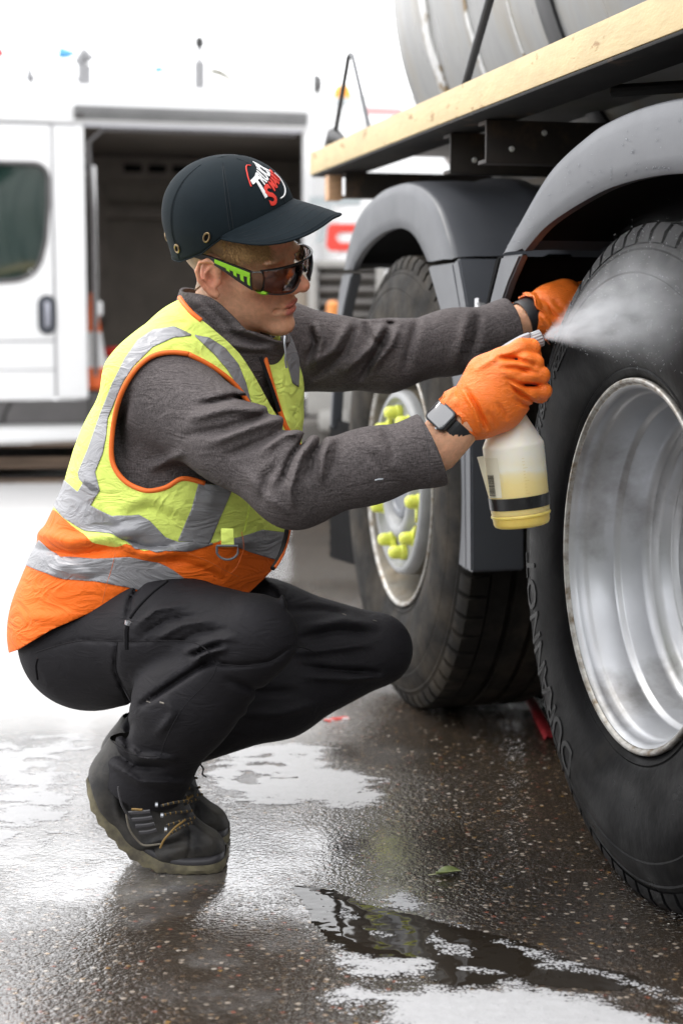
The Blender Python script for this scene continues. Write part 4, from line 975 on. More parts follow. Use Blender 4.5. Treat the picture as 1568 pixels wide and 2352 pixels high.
ORG = pm('hi_vis_orange', (.88, .155, .012), .62, var=.07, vscale=9, bump=.0004, bscale=300, spec=.25, weave=.05, wscale=1500, wr=.009, wrs=11., col2=(.62, .10, .015), c2=.66, c2scale=7, c2w=.1)
PIP = pm('orange_piping', (.88, .17, .02), .6)
SIL = pm('reflective_tape', (.27, .27, .285), .42, var=.10, vscale=18, metal=.25, bump=.0003, bscale=500, wr=.008, wrs=11.)
vest = empty('vest'); vest.parent = person; tag(vest, 'yellow and orange hi-vis vest with silver tape')
# colour border: yellow above, orange below
BOR = [(0, 1180), (128, 1172), (165, 1205), (215, 1245), (265, 1255), (290, 1250), (330, 1268), (420, 1262), (500, 1245), (520, 1236), (570, 1240), (630, 1262), (700, 1262), (700, 500), (0, 500)]
def piece(name, S, mat, out=0.0, thick=.0022, parent=None, base=None):
    A, F = (Av, Fw) if base is None else base
    for fn in S: 
        if len(F) == 0: return None
        A, F = clip(A, F, fn(A[:, :3]))
    if len(F) == 0: return None
    V, F2 = shell(A[:, :3], A[:, 3:6], F, out + thick, -out)
    return np_mesh(name, V, F2, mat, parent or vest)
pp = lambda poly: (lambda V: poly_sd(pj(V).astype(F4), poly))
nn_ = lambda poly: (lambda V: -poly_sd(pj(V).astype(F4), poly))
yel = piece('yellow_panel', [pp(BOR)], LIME); orp = piece('orange_panel', [nn_(BOR)], ORG)
tape_off = .0026
TAPES = [  # outlines of the sewn tape
    # shoulder loop down the back
    [(440, 772), (400, 752), (355, 760), (318, 785), (290, 825), (262, 880), (235, 950), (207, 1030), (184, 1085), (186, 1100), (215, 1128), (231, 1126), (222, 1085), (240, 1040), (248, 1000), (252, 960), (285, 880), (310, 842), (352, 800), (400, 778), (438, 774)],
    # shoulder to the chest
    [(444, 770), (478, 776), (515, 800), (545, 838), (562, 880), (575, 930), (570, 940), (548, 895), (520, 850), (490, 815), (446, 774)],
    # chest tape below the sleeve
    [(462, 1085), (512, 1105), (535, 1115), (505, 1185), (480, 1248), (408, 1242), (440, 1165)],
    # waist band
    [(146, 1098), (183, 1130), (200, 1100), (232, 1126), (212, 1160), (260, 1185), (320, 1182), (345, 1195), (380, 1232), (410, 1244), (480, 1246), (530, 1240), (600, 1215), (655, 1222), (630, 1285), (570, 1266), (520, 1240), (440, 1262), (360, 1270), (310, 1262), (270, 1230), (200, 1222), (150, 1190), (128, 1166)],
    # hip band
    [(94, 1240), (140, 1282), (220, 1284), (300, 1278), (360, 1290), (400, 1310), (430, 1332), (330, 1356), (300, 1348), (240, 1338), (150, 1330), (90, 1310), (60, 1298)],
    # far front tape
    [(640, 775), (668, 740), (676, 760), (684, 840), (682, 890), (668, 880), (655, 830)],
]
for i, t in enumerate(TAPES): piece('reflective_tape', [pp(t)] + ([lambda V: nearside(V) + .01] if i in (1, 2) else []), SIL, tape_off, .0012)
# orange binding along armhole and neck, as a bead laid on the cut edge
def edge_bead(poly, name, r=.0042, sl=None, fn=None, near=True):
    pts = smooth_poly(poly, 6); P2 = np.array(pts, F4); 
    # nearest vest vertices towards the camera along those outlines
    V = Vv; p = pj(V).astype(F4); dep = V @ _fw; Nn = VA[:, 3:6]; face = (Nn @ _fw) < .15
    out = []
    for q in P2:
        d2 = ((p - q) ** 2).sum(1); c = np.where((d2 < 64) & face)[0]
        if len(c) == 0: continue
        k = c[np.argsort(dep[c])[:6]]; k = k[dep[k] < dep[k].min() + .02]; w = 1 / (d2[k] + 1); v = (V[k] * w[:, None]).sum(0) / w.sum()
        r0 = ray(*q); t = ((v - _C) @ _fw); v = _C + r0 * t + Nn[k[0]] * .0015
        out.append(v)
    if len(out) < 3: return
    out = np.array(out)
    for _ in range(2): out[1:-1] = (out[:-2] + 2 * out[1:-1] + out[2:]) / 4
    m = MB(); m.tube([tuple(o) for o in out], r, 8); m.build(name, PIP, vest, smooth=180)
edge_bead(ARM[:14], 'armhole_binding'); edge_bead([ARM[0], ARM[-1], ARM[-2], ARM[-3]], 'armhole_binding')
edge_bead([(428, 632), (412, 648), (408, 668), (416, 690), (438, 718), (462, 738)], 'neck_binding'); edge_bead([(604, 812), (622, 880), (642, 948), (660, 990), (686, 1024)], 'front_binding')
edge_bead([(672, 722), (684, 745), (690, 770), (689, 800)], 'armhole_binding')
# ------------------------------------------------------------------ trousers
FT = [  # right leg
    ([(330, 1335), (300, 1375), (292, 1430)], -.004, 7), ([(310, 1440), (360, 1400), (430, 1390)], .003, 9), ([(320, 1465), (380, 1425), (450, 1415)], -.003, 8), ([(350, 1475), (420, 1435), (490, 1425)], .003, 9), ([(390, 1485), (450, 1455), (520, 1445)], -.003, 8), ([(420, 1500), (490, 1470), (540, 1465)], .003, 9),
    ([(325, 1620), (400, 1570), (470, 1525), (505, 1505)], -.006, 9), ([(445, 1520), (475, 1500), (520, 1490)], .006, 8), ([(440, 1505), (480, 1490), (510, 1480)], -.005, 6), ([(460, 1532), (500, 1520), (530, 1530)], -.004, 7),
    ([(500, 1525), (560, 1528), (620, 1520), (665, 1490)], -.003, 6), ([(380, 1600), (400, 1640), (360, 1690)], .003, 14), ([(260, 1690), (320, 1740), (400, 1745)], .006, 11), ([(255, 1720), (310, 1760), (380, 1765)], -.005, 9), ([(250, 1750), (320, 1795), (430, 1800)], .005, 11), ([(300, 1660), (290, 1700), (300, 1740)], -.004, 9),
    ([(270, 1470), (265, 1540), (300, 1615)], -.0025, 5), ([(80, 1500), (180, 1470), (300, 1475), (420, 1470), (480, 1490), (500, 1520)], -.0018, 4),
    # left leg
    ([(700, 1440), (790, 1425), (860, 1435)], .004, 12), ([(690, 1465), (780, 1450), (860, 1455)], -.004, 10), ([(680, 1500), (770, 1490), (850, 1480)], .004, 10), ([(690, 1530), (780, 1540), (870, 1545)], -.005, 9), ([(700, 1555), (800, 1560), (880, 1555)], .004, 10), ([(660, 1400), (740, 1400), (800, 1410)], -.003, 10), ([(600, 1330), (640, 1350), (660, 1390)], .004, 12), ([(520, 1560), (600, 1590), (680, 1590)], -.004, 12), ([(560, 1640), (640, 1640), (720, 1620)], .004, 14)]
def leg_sdf(P):
    d = ellip(P, A3(245, 1458, 2.93), (.140, .163, .120))
    r = chain(P, [RHIP, (RHIP + RKN) / 2 + np.array([.0, 0, .012], F4), RKN], [.114, .096, .066], .03)
    s = chain(P, [RKN, A3(425, 1615, 2.67), RAN, A3(322, 1822, 2.75)], [.066, .080, .062, .066], .03)
    r = smin(r, s, .012)
    l = chain(P, [LHIP, (LHIP + LKN) / 2 + np.array([0, 0, .010], F4), LKN], [.112, .092, .064], .03)
    s2 = chain(P, [LKN, LCF, LAN, A3(335, 1745, 2.87)], [.064, .076, .056, .052], .03)
    l = smin(l, s2, .015)
    d = smin(d, smin(r, l, .012), .045)
    return d - folds(P, FT, 1.15, .72)
Vt, Ft = mesh_sdf(leg_sdf, (-.62, 2.48, .08), (.20, 3.16, .62), .0042)
Vt = relax(Vt, Ft, 1, .3)
hemR = (A3(330, 1806, 2.745), (RAN - RCF) / np.linalg.norm(RAN - RCF)); hemL = (A3(345, 1728, 2.868), (LAN - LCF) / np.linalg.norm(LAN - LCF) * .7 + np.array([0, 0, -.5]))
V, N, F = cutmesh(Vt, Ft, [lambda V: cuff(V, hemR[0], hemR[1] * .75 + np.array([.0, 0, -.45]), .11), lambda V: cuff(V, hemL[0], hemL[1], .10), lambda V: .60 - V[:, 2]])
V, F = shell(V, N, F, 0., .003)
TR = pm('black_work_trousers', (.0140, .0130, .0155), .72, var=.14, vscale=20, bump=.0004, bscale=420, weave=.12, wscale=1200, spec=.22, wr=.0032, wrs=13.)
trousers = np_mesh('trousers', V, F, TR, person); tag(trousers, 'black work trousers')
VtA = vnorm(Vt, Ft)
def on_surface(pts, V, Nn, out=.001, w=9.):                  # lay a drawn line on the side of the garment that faces the yard
    p = pj(V).astype(F4); dep = V @ _fw; face = (Nn @ _fw) < .2; res = []
    for q in smooth_poly(pts, 6):
        d2 = ((p - np.array(q, F4)) ** 2).sum(1); c = np.where((d2 < w * w) & face)[0]
        if len(c) == 0: continue
        k = c[np.argsort(dep[c])[:6]]; k = k[dep[k] < dep[k].min() + .015]; r0 = ray(*q); res.append(_C + r0 * (dep[k].mean()) + Nn[k].mean(0) * out)
    res = np.array(res)
    if len(res) > 4:
        for _ in range(2): res[1:-1] = (res[:-2] + 2 * res[1:-1] + res[2:]) / 4
    return [tuple(r) for r in res]
STI = pm('black_stitching', (.010, .0095, .011), .8, spec=.1)
def seam(pts, V, Nn, name, parent, mat, r=.0008, out=-.0001):
    L = on_surface(pts, V, Nn, out)
    if len(L) > 2: m = MB(); m.tube(L, r, 6); m.build(name, mat, parent, smooth=180)
for pts in ([(80, 1500), (180, 1472), (300, 1474), (420, 1472), (470, 1488), (495, 1520)], [(270, 1475), (266, 1540), (300, 1612)], [(500, 1525), (560, 1530), (620, 1522), (664, 1495)], [(500, 1522), (485, 1560), (425, 1620), (385, 1690), (370, 1735)], [(255, 1700), (300, 1732), (360, 1738)], [(660, 1480), (705, 1490), (740, 1510)]):
    seam(pts, Vt, VtA, 'seam', trousers, STI)
seam([(385, 1335), (350, 1362), (318, 1395), (300, 1420)], Vt, VtA, 'pocket_zip', trousers, STI, .0028, .0008)
ZNC = pm('zip_metal', (.42, .44, .47), .3, metal=.8)
def pull(px, py, ang, s=1.):
    L = on_surface([(px, py), (px - 3, py + 8), (px - 6, py + 22)], Vt, VtA, .003)
    if len(L) < 3: return
    m = MB(); m.tube([L[0], L[len(L) // 2]], [.0045 * s, .0035 * s], 8); o = m.build('zip_pull', ZNC, trousers)
    e = np.array(L[-1]); m = MB(); m.tube([L[len(L) // 2], tuple(e), tuple(e + [0, -.002, -.022 * s])], [.003 * s, .0034 * s, .003 * s], 6); m.build('pull_tab', STI, trousers)
pull(299, 1428, 0, 1.3)
m = MB(); L = on_surface([(88, 1512), (84, 1530), (88, 1560)], Vt, VtA, .001); 
if len(L) > 2: m.tube(L, .002, 6); m.build('pocket_zip', STI, trousers)
PNT = pm('dried_paint', (.20, .18, .155), .9)
for (x, y, r) in ((372, 1614, .0026), (341, 1612, .0010), (790, 1411, .0013), (860, 1425, .0009)):
    L = on_surface([(x - 4, y - 1), (x, y), (x + 5, y + 2)], Vt, VtA, .0002, 12.)
    if len(L) > 2: m = MB(); m.tube(L, r * .5, 6); m.build('paint_speck', PNT, trousers)
# vest fittings
VvN = VA[:, 3:6]
L = on_surface([(657, 1205), (652, 1235), (640, 1275), (622, 1305)], Vv, VvN, .003)
if len(L) > 2: m = MB(); m.tube(L, .004, 8); m.build('zip', pm('black_zip', (.015, .015, .016), .5), vest); m = MB(); m.tube([tuple(np.array(l) + [.004, 0, 0.002]) for l in L], .0028, 8); m.build('zip_binding', PIP, vest)
L = on_surface([(519, 1214), (519, 1230), (518, 1248)], Vv, VvN, .006, 14.)
if len(L) > 2:
    c0 = np.array(L[0]); m = MB(); m.box(tuple(c0 - np.array([0, .002, .012])), (.020, .004, .030), rotm('X', 8), .0015); m.build('loop_tab', LIME, vest)
    rc = c0 - np.array([0, .005, .030]); pts = [tuple(rc + np.array([.0175 * math.cos(t), -.002, .016 * math.sin(t)])) for t in np.linspace(R(200), R(340), 12)]
    pts = [tuple(rc + np.array([-.0165, -.002, .006]))] + pts + [tuple(rc + np.array([.0165, -.002, .006]))]; pts.append(pts[0]); m = MB(); m.tube(pts, .0019, 8); m.build('d_ring', pm('grey_plastic_ring', (.07, .08, .09), .35), vest)
seam([(585, 1115), (570, 1180), (560, 1225)], Vv, VvN, 'seam', vest, pm('lime_thread', (.45, .6, .03), .7), .0005)
seam([(265, 1272), (256, 1310), (246, 1340), (236, 1385)], Vv, VvN, 'seam', vest, pm('orange_thread', (.6, .12, .02), .7), .0005)
for pl in ([(555, 1222), (560, 1260), (545, 1300), (530, 1318)], [(430, 1270), (480, 1290), (520, 1312), (548, 1325)]): seam(pl, Vv, VvN, 'seam', vest, pm('orange_thread', (0, 0, 0)), .0004)
# jacket fittings
VjN = vnorm(Vj, Fj)
L = on_surface([(860, 1103), (868, 1101), (880, 1100)], Vj, VjN, .0006, 12.)
if len(L) > 2: m = MB(); m.tube(L, [.0003] + [.0012 if i % 2 else .0007 for i in range(len(L) - 2)] + [.0003], 5); m.build('fabric_snag', pm('snag', (.34, .37, .40), .8), jacket)
for pl in ([(965, 955), (978, 1000), (985, 1050), (988, 1110)],): seam(pl, Vj, VjN, 'seam', jacket, pm('jacket_thread', (.045, .04, .042), .8), .0007)
m = MB(); zc = A3(655, 772, 2.765); pts = [zc, zc + [-.001, -.004, -.012], zc + [.001, -.004, -.026], zc + [0, -.003, -.040], zc + [.002, -.002, -.052]]
m.tube([tuple(p) for p in pts], [.0028, .002, .0024, .0016, .0022], 8); m.build('collar_zip_pull', ZNC, jacket)
m = MB(); m.tube([tuple(A3(598, 820, 2.745)), tuple(A3(620, 880, 2.742)), tuple(A3(642, 945, 2.75))], .003, 6); m.build('front_zip', STI, jacket)

# ------------------------------------------------------------------ boots
BT = pm('boot_leather', (.022, .0215, .0225), .55, spec=.3, var=.3, vscale=25, bump=.0008, bscale=150, col2=(.075, .068, .058), c2=.56, c2scale=11, c2w=.13)
SOL = pm('boot_sole', (.16, .14, .085), .75, var=.3, vscale=40, col2=(.07, .06, .045), c2=.52, c2scale=28, c2w=.12, bump=.001, bscale=120)
RND = pm('boot_rand', (.04, .038, .042), .5, var=.2, vscale=25)
LAC = pm('boot_lace', (.018, .018, .018), .7); LACY = pm('lace_fleck', (.20, .12, .03), .7)
Y0 = 2.757; Ye = 2.706
def boot_sdf(P):
    S = lambda x, y, r: (A3(x, y, Y0), r)
    foot = chain(P, [A3(463, 1953, Y0), A3(400, 1944, Y0), A3(330, 1905, Y0), A3(258, 1838, Y0)], [.0395, .0440, .0440, .0440], .02)
    foot = smin(foot, chain(P, [A3(452, 1956, Y0), A3(394, 1912, Y0), A3(360, 1850, Y0), A3(345, 1790, Y0)], [.0390, .0420, .0480, .0520], .02), .018)
    foot = smin(foot, chain(P, [A3(252, 1832, Y0), A3(274, 1785, Y0), A3(304, 1738, Y0)], [.0440, .0470, .0500], .02), .02)
    f = folds(P, [([(350, 1985), (420, 1950), (500, 1940)], .002, 12), ([(330, 1960), (380, 1940), (430, 1935)], -.003, 8), ([(330, 1945), (390, 1925), (440, 1900)], .003, 9), ([(292, 1800), (285, 1850), (300, 1880)], -.003, 6), ([(262, 1830), (270, 1870), (300, 1915)], .0025, 7),
                  ([(345, 1852), (400, 1868), (445, 1880)], -.002, 6), ([(300, 1855), (345, 1858)], -.002, 5), ([(410, 1990), (460, 1975), (508, 1978)], -.002, 6), ([(440, 1890), (470, 1915), (505, 1935)], .0025, 8), ([(432, 1890), (440, 1930), (430, 1985)], -.0022, 5), ([(285, 1772), (340, 1800), (410, 1812)], .003, 9), ([(280, 1795), (340, 1822), (415, 1832)], -.0028, 6), ([(300, 1760), (360, 1780), (420, 1790)], -.002, 6)])
    d = foot - f
    lp = np.array([(192, 1790), (228, 1868), (285, 1940), (335, 1974), (400, 1990), (460, 1989), (520, 1984)], F4)
    bo = np.interp(P[:, 0], [A3(x, y, Ye)[0] for x, y in lp], [A3(x, y, Ye)[2] for x, y in lp])
    return smax(d, bo - P[:, 2], .004)
Vb_, Fb_ = mesh_sdf(boot_sdf, A3(170, 2030, Y0) - [.02, .09, .0], A3(540, 1720, Y0) + [.02, .09, .02], .0032)
Vb_ = relax(Vb_, Fb_, 1, .3); NbN = vnorm(Vb_, Fb_)
def boot(name):
    b = empty(name); b.parent = person; return b
br = boot('boot'); tag(br, 'black leather work boot with muddy sole, nearer the camera')
V_, N_, F_ = cutmesh(Vb_, Fb_, [lambda V: .31 - V[:, 2] * 1.0 - .0])
np_mesh('upper', Vb_, Fb_, BT, br)
# sole: loft from heel to toe
bot = [(189, 1808), (201, 1850), (226, 1895), (262, 1938), (300, 1975), (345, 1998), (395, 2010), (440, 2015), (480, 2014), (504, 2010), (516, 2000)]
top = [(193, 1800), (214, 1834), (244, 1877), (284, 1926), (322, 1955), (360, 1976), (403, 1986), (442, 1989), (478, 1988), (503, 1985), (514, 1982)]
hw = [.012, .033, .040, .042, .043, .047, .051, .053, .050, .040, .022]
def sole(parent, T=None):
    b2, t2, w2 = [smooth_poly([(p[0], p[1]) for p in q], 3) for q in (bot, top)] + [[x[0] for x in smooth_poly([(w, 0) for w in hw], 3)]]
    rows = []; rr = []
    for i, (p, q, w) in enumerate(zip(b2, t2, w2)):
        B = at(p[0], p[1], Ye); Tt = at(q[0], q[1], Ye); B[2] = max(B[2], .001); Tt[2] = max(Tt[2], .016)
        c = lambda P_, s: (P_[0], Y0 + s, P_[2]); mid = (B * .55 + Tt * .45); lug = .0035 if (i // 1) % 2 == 0 else -.001
        Bl = B.copy(); dn = (B - Tt) / (np.linalg.norm(B - Tt) + 1e-9)
        if 2 < i < len(b2) - 5: Bl = B + dn * (lug * .8); Bl[2] = max(Bl[2], .0005)
        rows.append([c(Tt, -w * .93), c(Tt, -w), c(mid, -w - .002), c(Bl, -w + .002 - lug * .5), c(Bl, -w * .6), c(Bl, 0), c(Bl, w * .6), c(Bl, w - .002 + lug * .5), c(mid, w + .002), c(Tt, w), c(Tt, w * .93)])
        up = Tt + (Tt - B) / (np.linalg.norm(Tt - B) + 1e-9) * .011
        rr.append([c(Tt, -w + .001), c((Tt + up) / 2, -w - .0012), c(up, -w + .003), c(up, -w + .010), ])
    m = MB(); m.grid(rows); n = len(rows[0]); L0 = len(rows) - 1
    m.f.append(tuple(range(n))); m.f.append(tuple(range(L0 * n, L0 * n + n))); m.build('sole', SOL, parent, smooth=40)
    m = MB(); m.grid(rr); rr2 = [[(x, 2 * Y0 - y, z) for x, y, z in r] for r in rr]; m.grid(rr2); m.build('rand', RND, parent, smooth=60)
sole(br)
# tongue, collar, laces, eyelets, side panel
def boot_bits(parent):
    for k, (pa, pb) in enumerate((((374, 1872), (440, 1862)), ((382, 1895), (448, 1880)), ((392, 1915), (440, 1890)), ((370, 1850), (432, 1840)))):
        L = on_surface([pa, ((pa[0] + pb[0]) / 2, (pa[1] + pb[1]) / 2 - 2), pb], Vb_, NbN, .002, 12.)
        if len(L) > 2:
            m = MB(); m.tube(L, .0022, 6); o = m.build('lace', LAC, parent)
            m = MB()
            for i in range(1, len(L) - 1, 2): m.tube([L[i], tuple(np.array(L[i]) * .6 + np.array(L[i + 1]) * .4)], .0024, 6)
            m.build('lace_fleck', LACY, o)
    L = on_surface([(420, 1885), (400, 1905), (380, 1925), (368, 1945)], Vb_, NbN, .003, 12.)
    if len(L) > 2: m = MB(); m.tube(L, .002, 6); m.build('lace', LACY, parent)
    for x, y in ((372, 1872), (381, 1905), (360, 1848)):
        L = on_surface([(x - 3, y), (x, y), (x + 3, y)], Vb_, NbN, .001, 12.)
        if len(L) > 1: m = MB(); m.tube([L[0], L[-1]], .0042, 8); m.build('eyelet', ZNC, parent)
    for k in range(4):
        L = on_surface([(296 + k * 8, 1868 + 15 * k), (325 + k * 6, 1866 + 15 * k), (345 + 5 * k, 1864 + 14 * k)], Vb_, NbN, .0005, 12.)
        if len(L) > 2: m = MB(); m.tube(L, .0035, 6, flat=.5); m.build('side_rib', RND, parent)
    L = on_surface([(290, 1870), (298, 1905), (318, 1932), (335, 1942), (370, 1938)], Vb_, NbN, .0005, 12.)
    if len(L) > 2: m = MB(); m.tube(L, .0016, 6); m.build('panel_piping', pm('tan_piping', (.12, .105, .08), .6), parent)
    L = on_surface([(303, 1858), (316, 1859), (328, 1860)], Vb_, NbN, .001, 12.)
    if len(L) > 2: m = MB(); m.tube(L, .002, 6); m.build('brand_tab', LACY, parent)
    L = on_surface([(272, 1806), (280, 1850), (300, 1882)], Vb_, NbN, .0008, 12.)
    if len(L) > 2: m = MB(); m.tube(L, .0018, 6); m.build('heel_seam', RND, parent)
boot_bits(br)
m = MB(); lk = A3(440, 1800, 2.72); m.tube([tuple(lk), tuple(lk + [.008, 0, -.012]), tuple(lk + [.006, 0, -.022]), tuple(lk + [.014, 0, -.026])], .0016, 6); m.build('lace_end', LAC, br)
# the other boot: same pattern, standing behind with its heel higher
bl = boot('boot'); tag(bl, 'black leather work boot with muddy sole, half hidden behind the nearer boot')
for ch in list(br.children):
    c = ch.copy(); COL.objects.link(c); c.parent = bl
    for gch in ch.children: c2 = gch.copy(); COL.objects.link(c2); c2.parent = c
pv = Vector((A3(470, 2015, Y0)[0], Y0, 0)); rt_ = Matrix.Rotation(R(2), 4, 'Y')
bl.matrix_local = Matrix.Translation((-.004, .135, .0)) @ Matrix.Translation(pv) @ rt_ @ Matrix.Translation(-pv)

# ------------------------------------------------------------------ gloves and hands
GLO = pm('orange_nitrile', (.95, .20, .02), .42, var=.08, vscale=30, bump=.0005, bscale=520, sss=.12, col2=(.55, .10, .02), c2=.70, c2scale=22, c2w=.05, wr=.003, wrs=40.)
def vor_bump(mat, scale, dist):                               # raised diamond grip texture
    nt = mat.node_tree; b = nt.nodes['Principled BSDF']; tc = nt.nodes.new('ShaderNodeTexCoord'); v = nt.nodes.new('ShaderNodeTexVoronoi')
    v.inputs['Scale'].default_value = scale; v.inputs['Randomness'].default_value = .12; nt.links.new(tc.outputs['Object'], v.inputs['Vector'])
    r = nt.nodes.new('ShaderNodeMapRange'); r.inputs[1].default_value = .15; r.inputs[2].default_value = .5; r.inputs[3].default_value = 1; r.inputs[4].default_value = 0
    nt.links.new(v.outputs['Distance'], r.inputs[0]); bp = nt.nodes.new('ShaderNodeBump'); bp.inputs['Distance'].default_value = dist; bp.inputs['Strength'].default_value = .7
    old = b.inputs['Normal'].links[0].from_socket if b.inputs['Normal'].links else None
    if old: nt.links.new(old, bp.inputs['Normal'])
    nt.links.new(r.outputs[0], bp.inputs['Height']); nt.links.new(bp.outputs[0], b.inputs['Normal'])
vor_bump(GLO, 420., .0005)
def rhand(P):
    W = A3(1058, 962, 2.600)
    palm = chain(P, [W, A3(1105, 912, 2.592), A3(1150, 868, 2.590)], [.030, .034, .034], .02)
    palm = smin(palm, chain(P, [A3(1085, 960, 2.600), A3(1130, 935, 2.592), A3(1170, 905, 2.592)], [.029, .032, .026], .02), .02)
    palm = smin(palm, chain(P, [A3(1080, 920, 2.602), A3(1110, 855, 2.600), A3(1150, 828, 2.600)], [.024, .022, .019], .02), .018)
    palm = smin(palm, chain(P, [A3(1110, 965, 2.602), A3(1160, 945, 2.598), A3(1200, 920, 2.600)], [.026, .022, .016], .02), .02)
    fing = [  # knuckle, middle joint, then the curl round the neck of the bottle
        [(1152, 826, 2.590), (1196, 800, 2.592), (1218, 800, 2.598), (1222, 818, 2.622), (1205, 822, 2.645)],
        [(1162, 852, 2.580), (1205, 832, 2.580), (1226, 834, 2.588), (1222, 846, 2.615), (1196, 850, 2.640)],
        [(1165, 882, 2.580), (1215, 860, 2.580), (1241, 862, 2.588), (1234, 872, 2.615), (1200, 878, 2.640)],
        [(1162, 912, 2.586), (1215, 900, 2.586), (1248, 898, 2.592), (1242, 908, 2.615), (1206, 912, 2.636)]]
    rr = [[.017, .0150, .0140, .0130, .0115], [.018, .0150, .0140, .0130, .0115], [.0175, .0145, .0135, .0125, .011], [.0160, .0130, .0118, .0110, .010]]
    d = palm
    fd = None
    for f, r in zip(fing, rr):
        e = chain(P, [A3(*q) for q in f], r, .006); fd = e if fd is None else smin(fd, e, .0018)
    d = smin(d, fd, .009)
    th = chain(P, [A3(1110, 870, 2.620), A3(1140, 850, 2.645), A3(1172, 850, 2.660), A3(1200, 858, 2.655)], [.020, .016, .0145, .012], .008)
    d = smin(d, th, .010)
    F = [([(1140, 820), (1175, 822), (1228, 838)], -.0035, 5), ([(1150, 845), (1190, 846), (1235, 858)], -.0030, 5), ([(1160, 868), (1190, 882), (1240, 888)], -.0030, 5), ([(1165, 880), (1195, 905), (1228, 922)], -.003, 4), ([(1175, 880), (1205, 900), (1232, 920)], .0025, 5),
         ([(1070, 895), (1095, 935), (1120, 985)], -.003, 5), ([(1066, 900), (1088, 940), (1108, 992)], .003, 5), ([(1140, 925), (1155, 945), (1165, 965)], -.0015, 5), ([(1120, 945), (1132, 962), (1140, 980)], -.0015, 5), ([(1090, 850), (1140, 820), (1200, 800)], .0015, 6), ([(1180, 915), (1200, 928), (1225, 935)], -.002, 5)]
    return d - folds(P, F)
Vg, Fg = mesh_sdf(rhand, A3(1030, 1010, 2.6) - [.03, .09, .02], A3(1280, 760, 2.6) + [.02, .12, .02], .0020)
Vg = relax(Vg, Fg, 1, .3)
gR = np_mesh('glove', Vg, Fg, GLO, person); tag(gR, 'orange glove gripping the spray bottle')
def glove_cuff(parent, pts, rads, n=40, seed=1, lat=None):
    # crumpled gauntlet with a rolled edge
    rs = np.random.default_rng(seed); ph = rs.uniform(0, 6.28, 6); C = smooth_poly(pts, 6); rad = [x[0] for x in smooth_poly([(r, 0) for r in rads], 6)]
    ax = np.array(C[-1]) - np.array(C[0]); ax /= np.linalg.norm(ax); u = np.cross(ax, [0, 1, 0]); u /= np.linalg.norm(u); w = np.cross(ax, u); rows = []
    for i, (c, r) in enumerate(zip(C, rad)):
        k = i / (len(C) - 1); row = []
        for j in range(n + 1):
            t = 2 * math.pi * j / n; cr = .07 * math.sin(3 * t + ph[0] + 4 * k) + .05 * math.sin(7 * t + ph[1] - 5 * k) + .035 * math.sin(12 * t + ph[2] + 9 * k)
            sh = .0035 * math.sin(5 * t + ph[3]) * (1 - k)
            row.append(np.array(c) + (u * math.cos(t) * 1.0 + w * math.sin(t) * .92) * r * (1 + cr * (1.0 - .6 * k)) + ax * (sh + .002 * math.sin(9 * t + 14 * k)))
        rows.append(row)
    m = MB(); m.grid(rows); m.build('glove_cuff', GLO, parent, smooth=180, solid=.0012)
    m = MB(); m.tube([tuple(p) for p in rows[0]], .0018, 6); m.build('cuff_roll', GLO, parent, smooth=180)
glove_cuff(gR, [A3(1052, 958, 2.600), A3(1068, 944, 2.600), A3(1084, 930, 2.600), A3(1100, 915, 2.598)], [.041, .0395, .0375, .0355], seed=4)
def lhand(P):
    d = chain(P, [A3(1228, 722, 3.155), A3(1262, 702, 3.165), A3(1296, 684, 3.175)], [.034, .036, .036], .02)
    d = smin(d, chain(P, [A3(1240, 738, 3.145), A3(1275, 725, 3.15), A3(1300, 705, 3.16)], [.028, .030, .028], .02), .02)
    for i, (dz, dy) in enumerate(((0, 0), (-14, .022), (-4, .045), (10, .062))):
        d = smin(d, chain(P, [A3(1300, 682 + dz, 3.165 + dy), A3(1336, 676 + dz, 3.175 + dy), A3(1360, 700 + dz, 3.185 + dy)], [.014, .012, .0105], .006), .008)
    d = smin(d, chain(P, [A3(1262, 740, 3.135), A3(1300, 748, 3.13), A3(1325, 745, 3.135)], [.018, .014, .011], .006), .008)
    return d - folds(P, [([(1245, 690), (1262, 715), (1285, 735)], -.003, 6), ([(1240, 720), (1260, 745), (1270, 765)], .003, 6), ([(1270, 690), (1285, 705), (1300, 715)], -.002, 6)])
Vl, Fl = mesh_sdf(lhand, A3(1200, 790, 3.15) - [.02, .10, .02], A3(1380, 640, 3.15) + [.02, .16, .03], .0030)
gL = np_mesh('glove', relax(Vl, Fl, 1, .3), Fl, GLO, person); tag(gL, 'orange glove resting on the tread of the near tyre')
glove_cuff(gL, [A3(1229, 728, 3.153), A3(1238, 722, 3.155), A3(1250, 714, 3.16)], [.047, .045, .040], seed=9)

# ------------------------------------------------------------------ wrist watch and wristband
WB = pm('watch_rubber', (.018, .019, .022), .45); WC = pm('watch_case', (.05, .052, .056), .28, metal=.8); WS = pm('watch_screen', (.03, .03, .036), .15, spec=1., ior=1.8)
def band_at(parent, c, ax, r, w, mat, name, n=40, th=.0028):
    ax = np.array(ax); ax = ax / np.linalg.norm(ax); u = np.cross(ax, [0, 0, 1.]); u /= np.linalg.norm(u); v = np.cross(ax, u)
    prof = [(-w / 2, 0), (-w / 2, th * .8), (-w / 2 + .002, th), (w / 2 - .002, th), (w / 2, th * .8), (w / 2, 0)]
    rows = [[np.array(c) + ax * h + (u * math.cos(t) + v * math.sin(t) * .95) * (r + q) for h, q in prof] for t in np.linspace(0, 2 * math.pi, n + 1)]
    m = MB(); m.grid(rows); return m.build(name, mat, parent, smooth=50)
fa = np.array(RHB - RCU, float); fa /= np.linalg.norm(fa)
wc = A3(1040, 981, 2.600)
watch = empty('wrist_watch'); watch.parent = person; tag(watch, 'black square smart watch on the wrist nearer the camera')
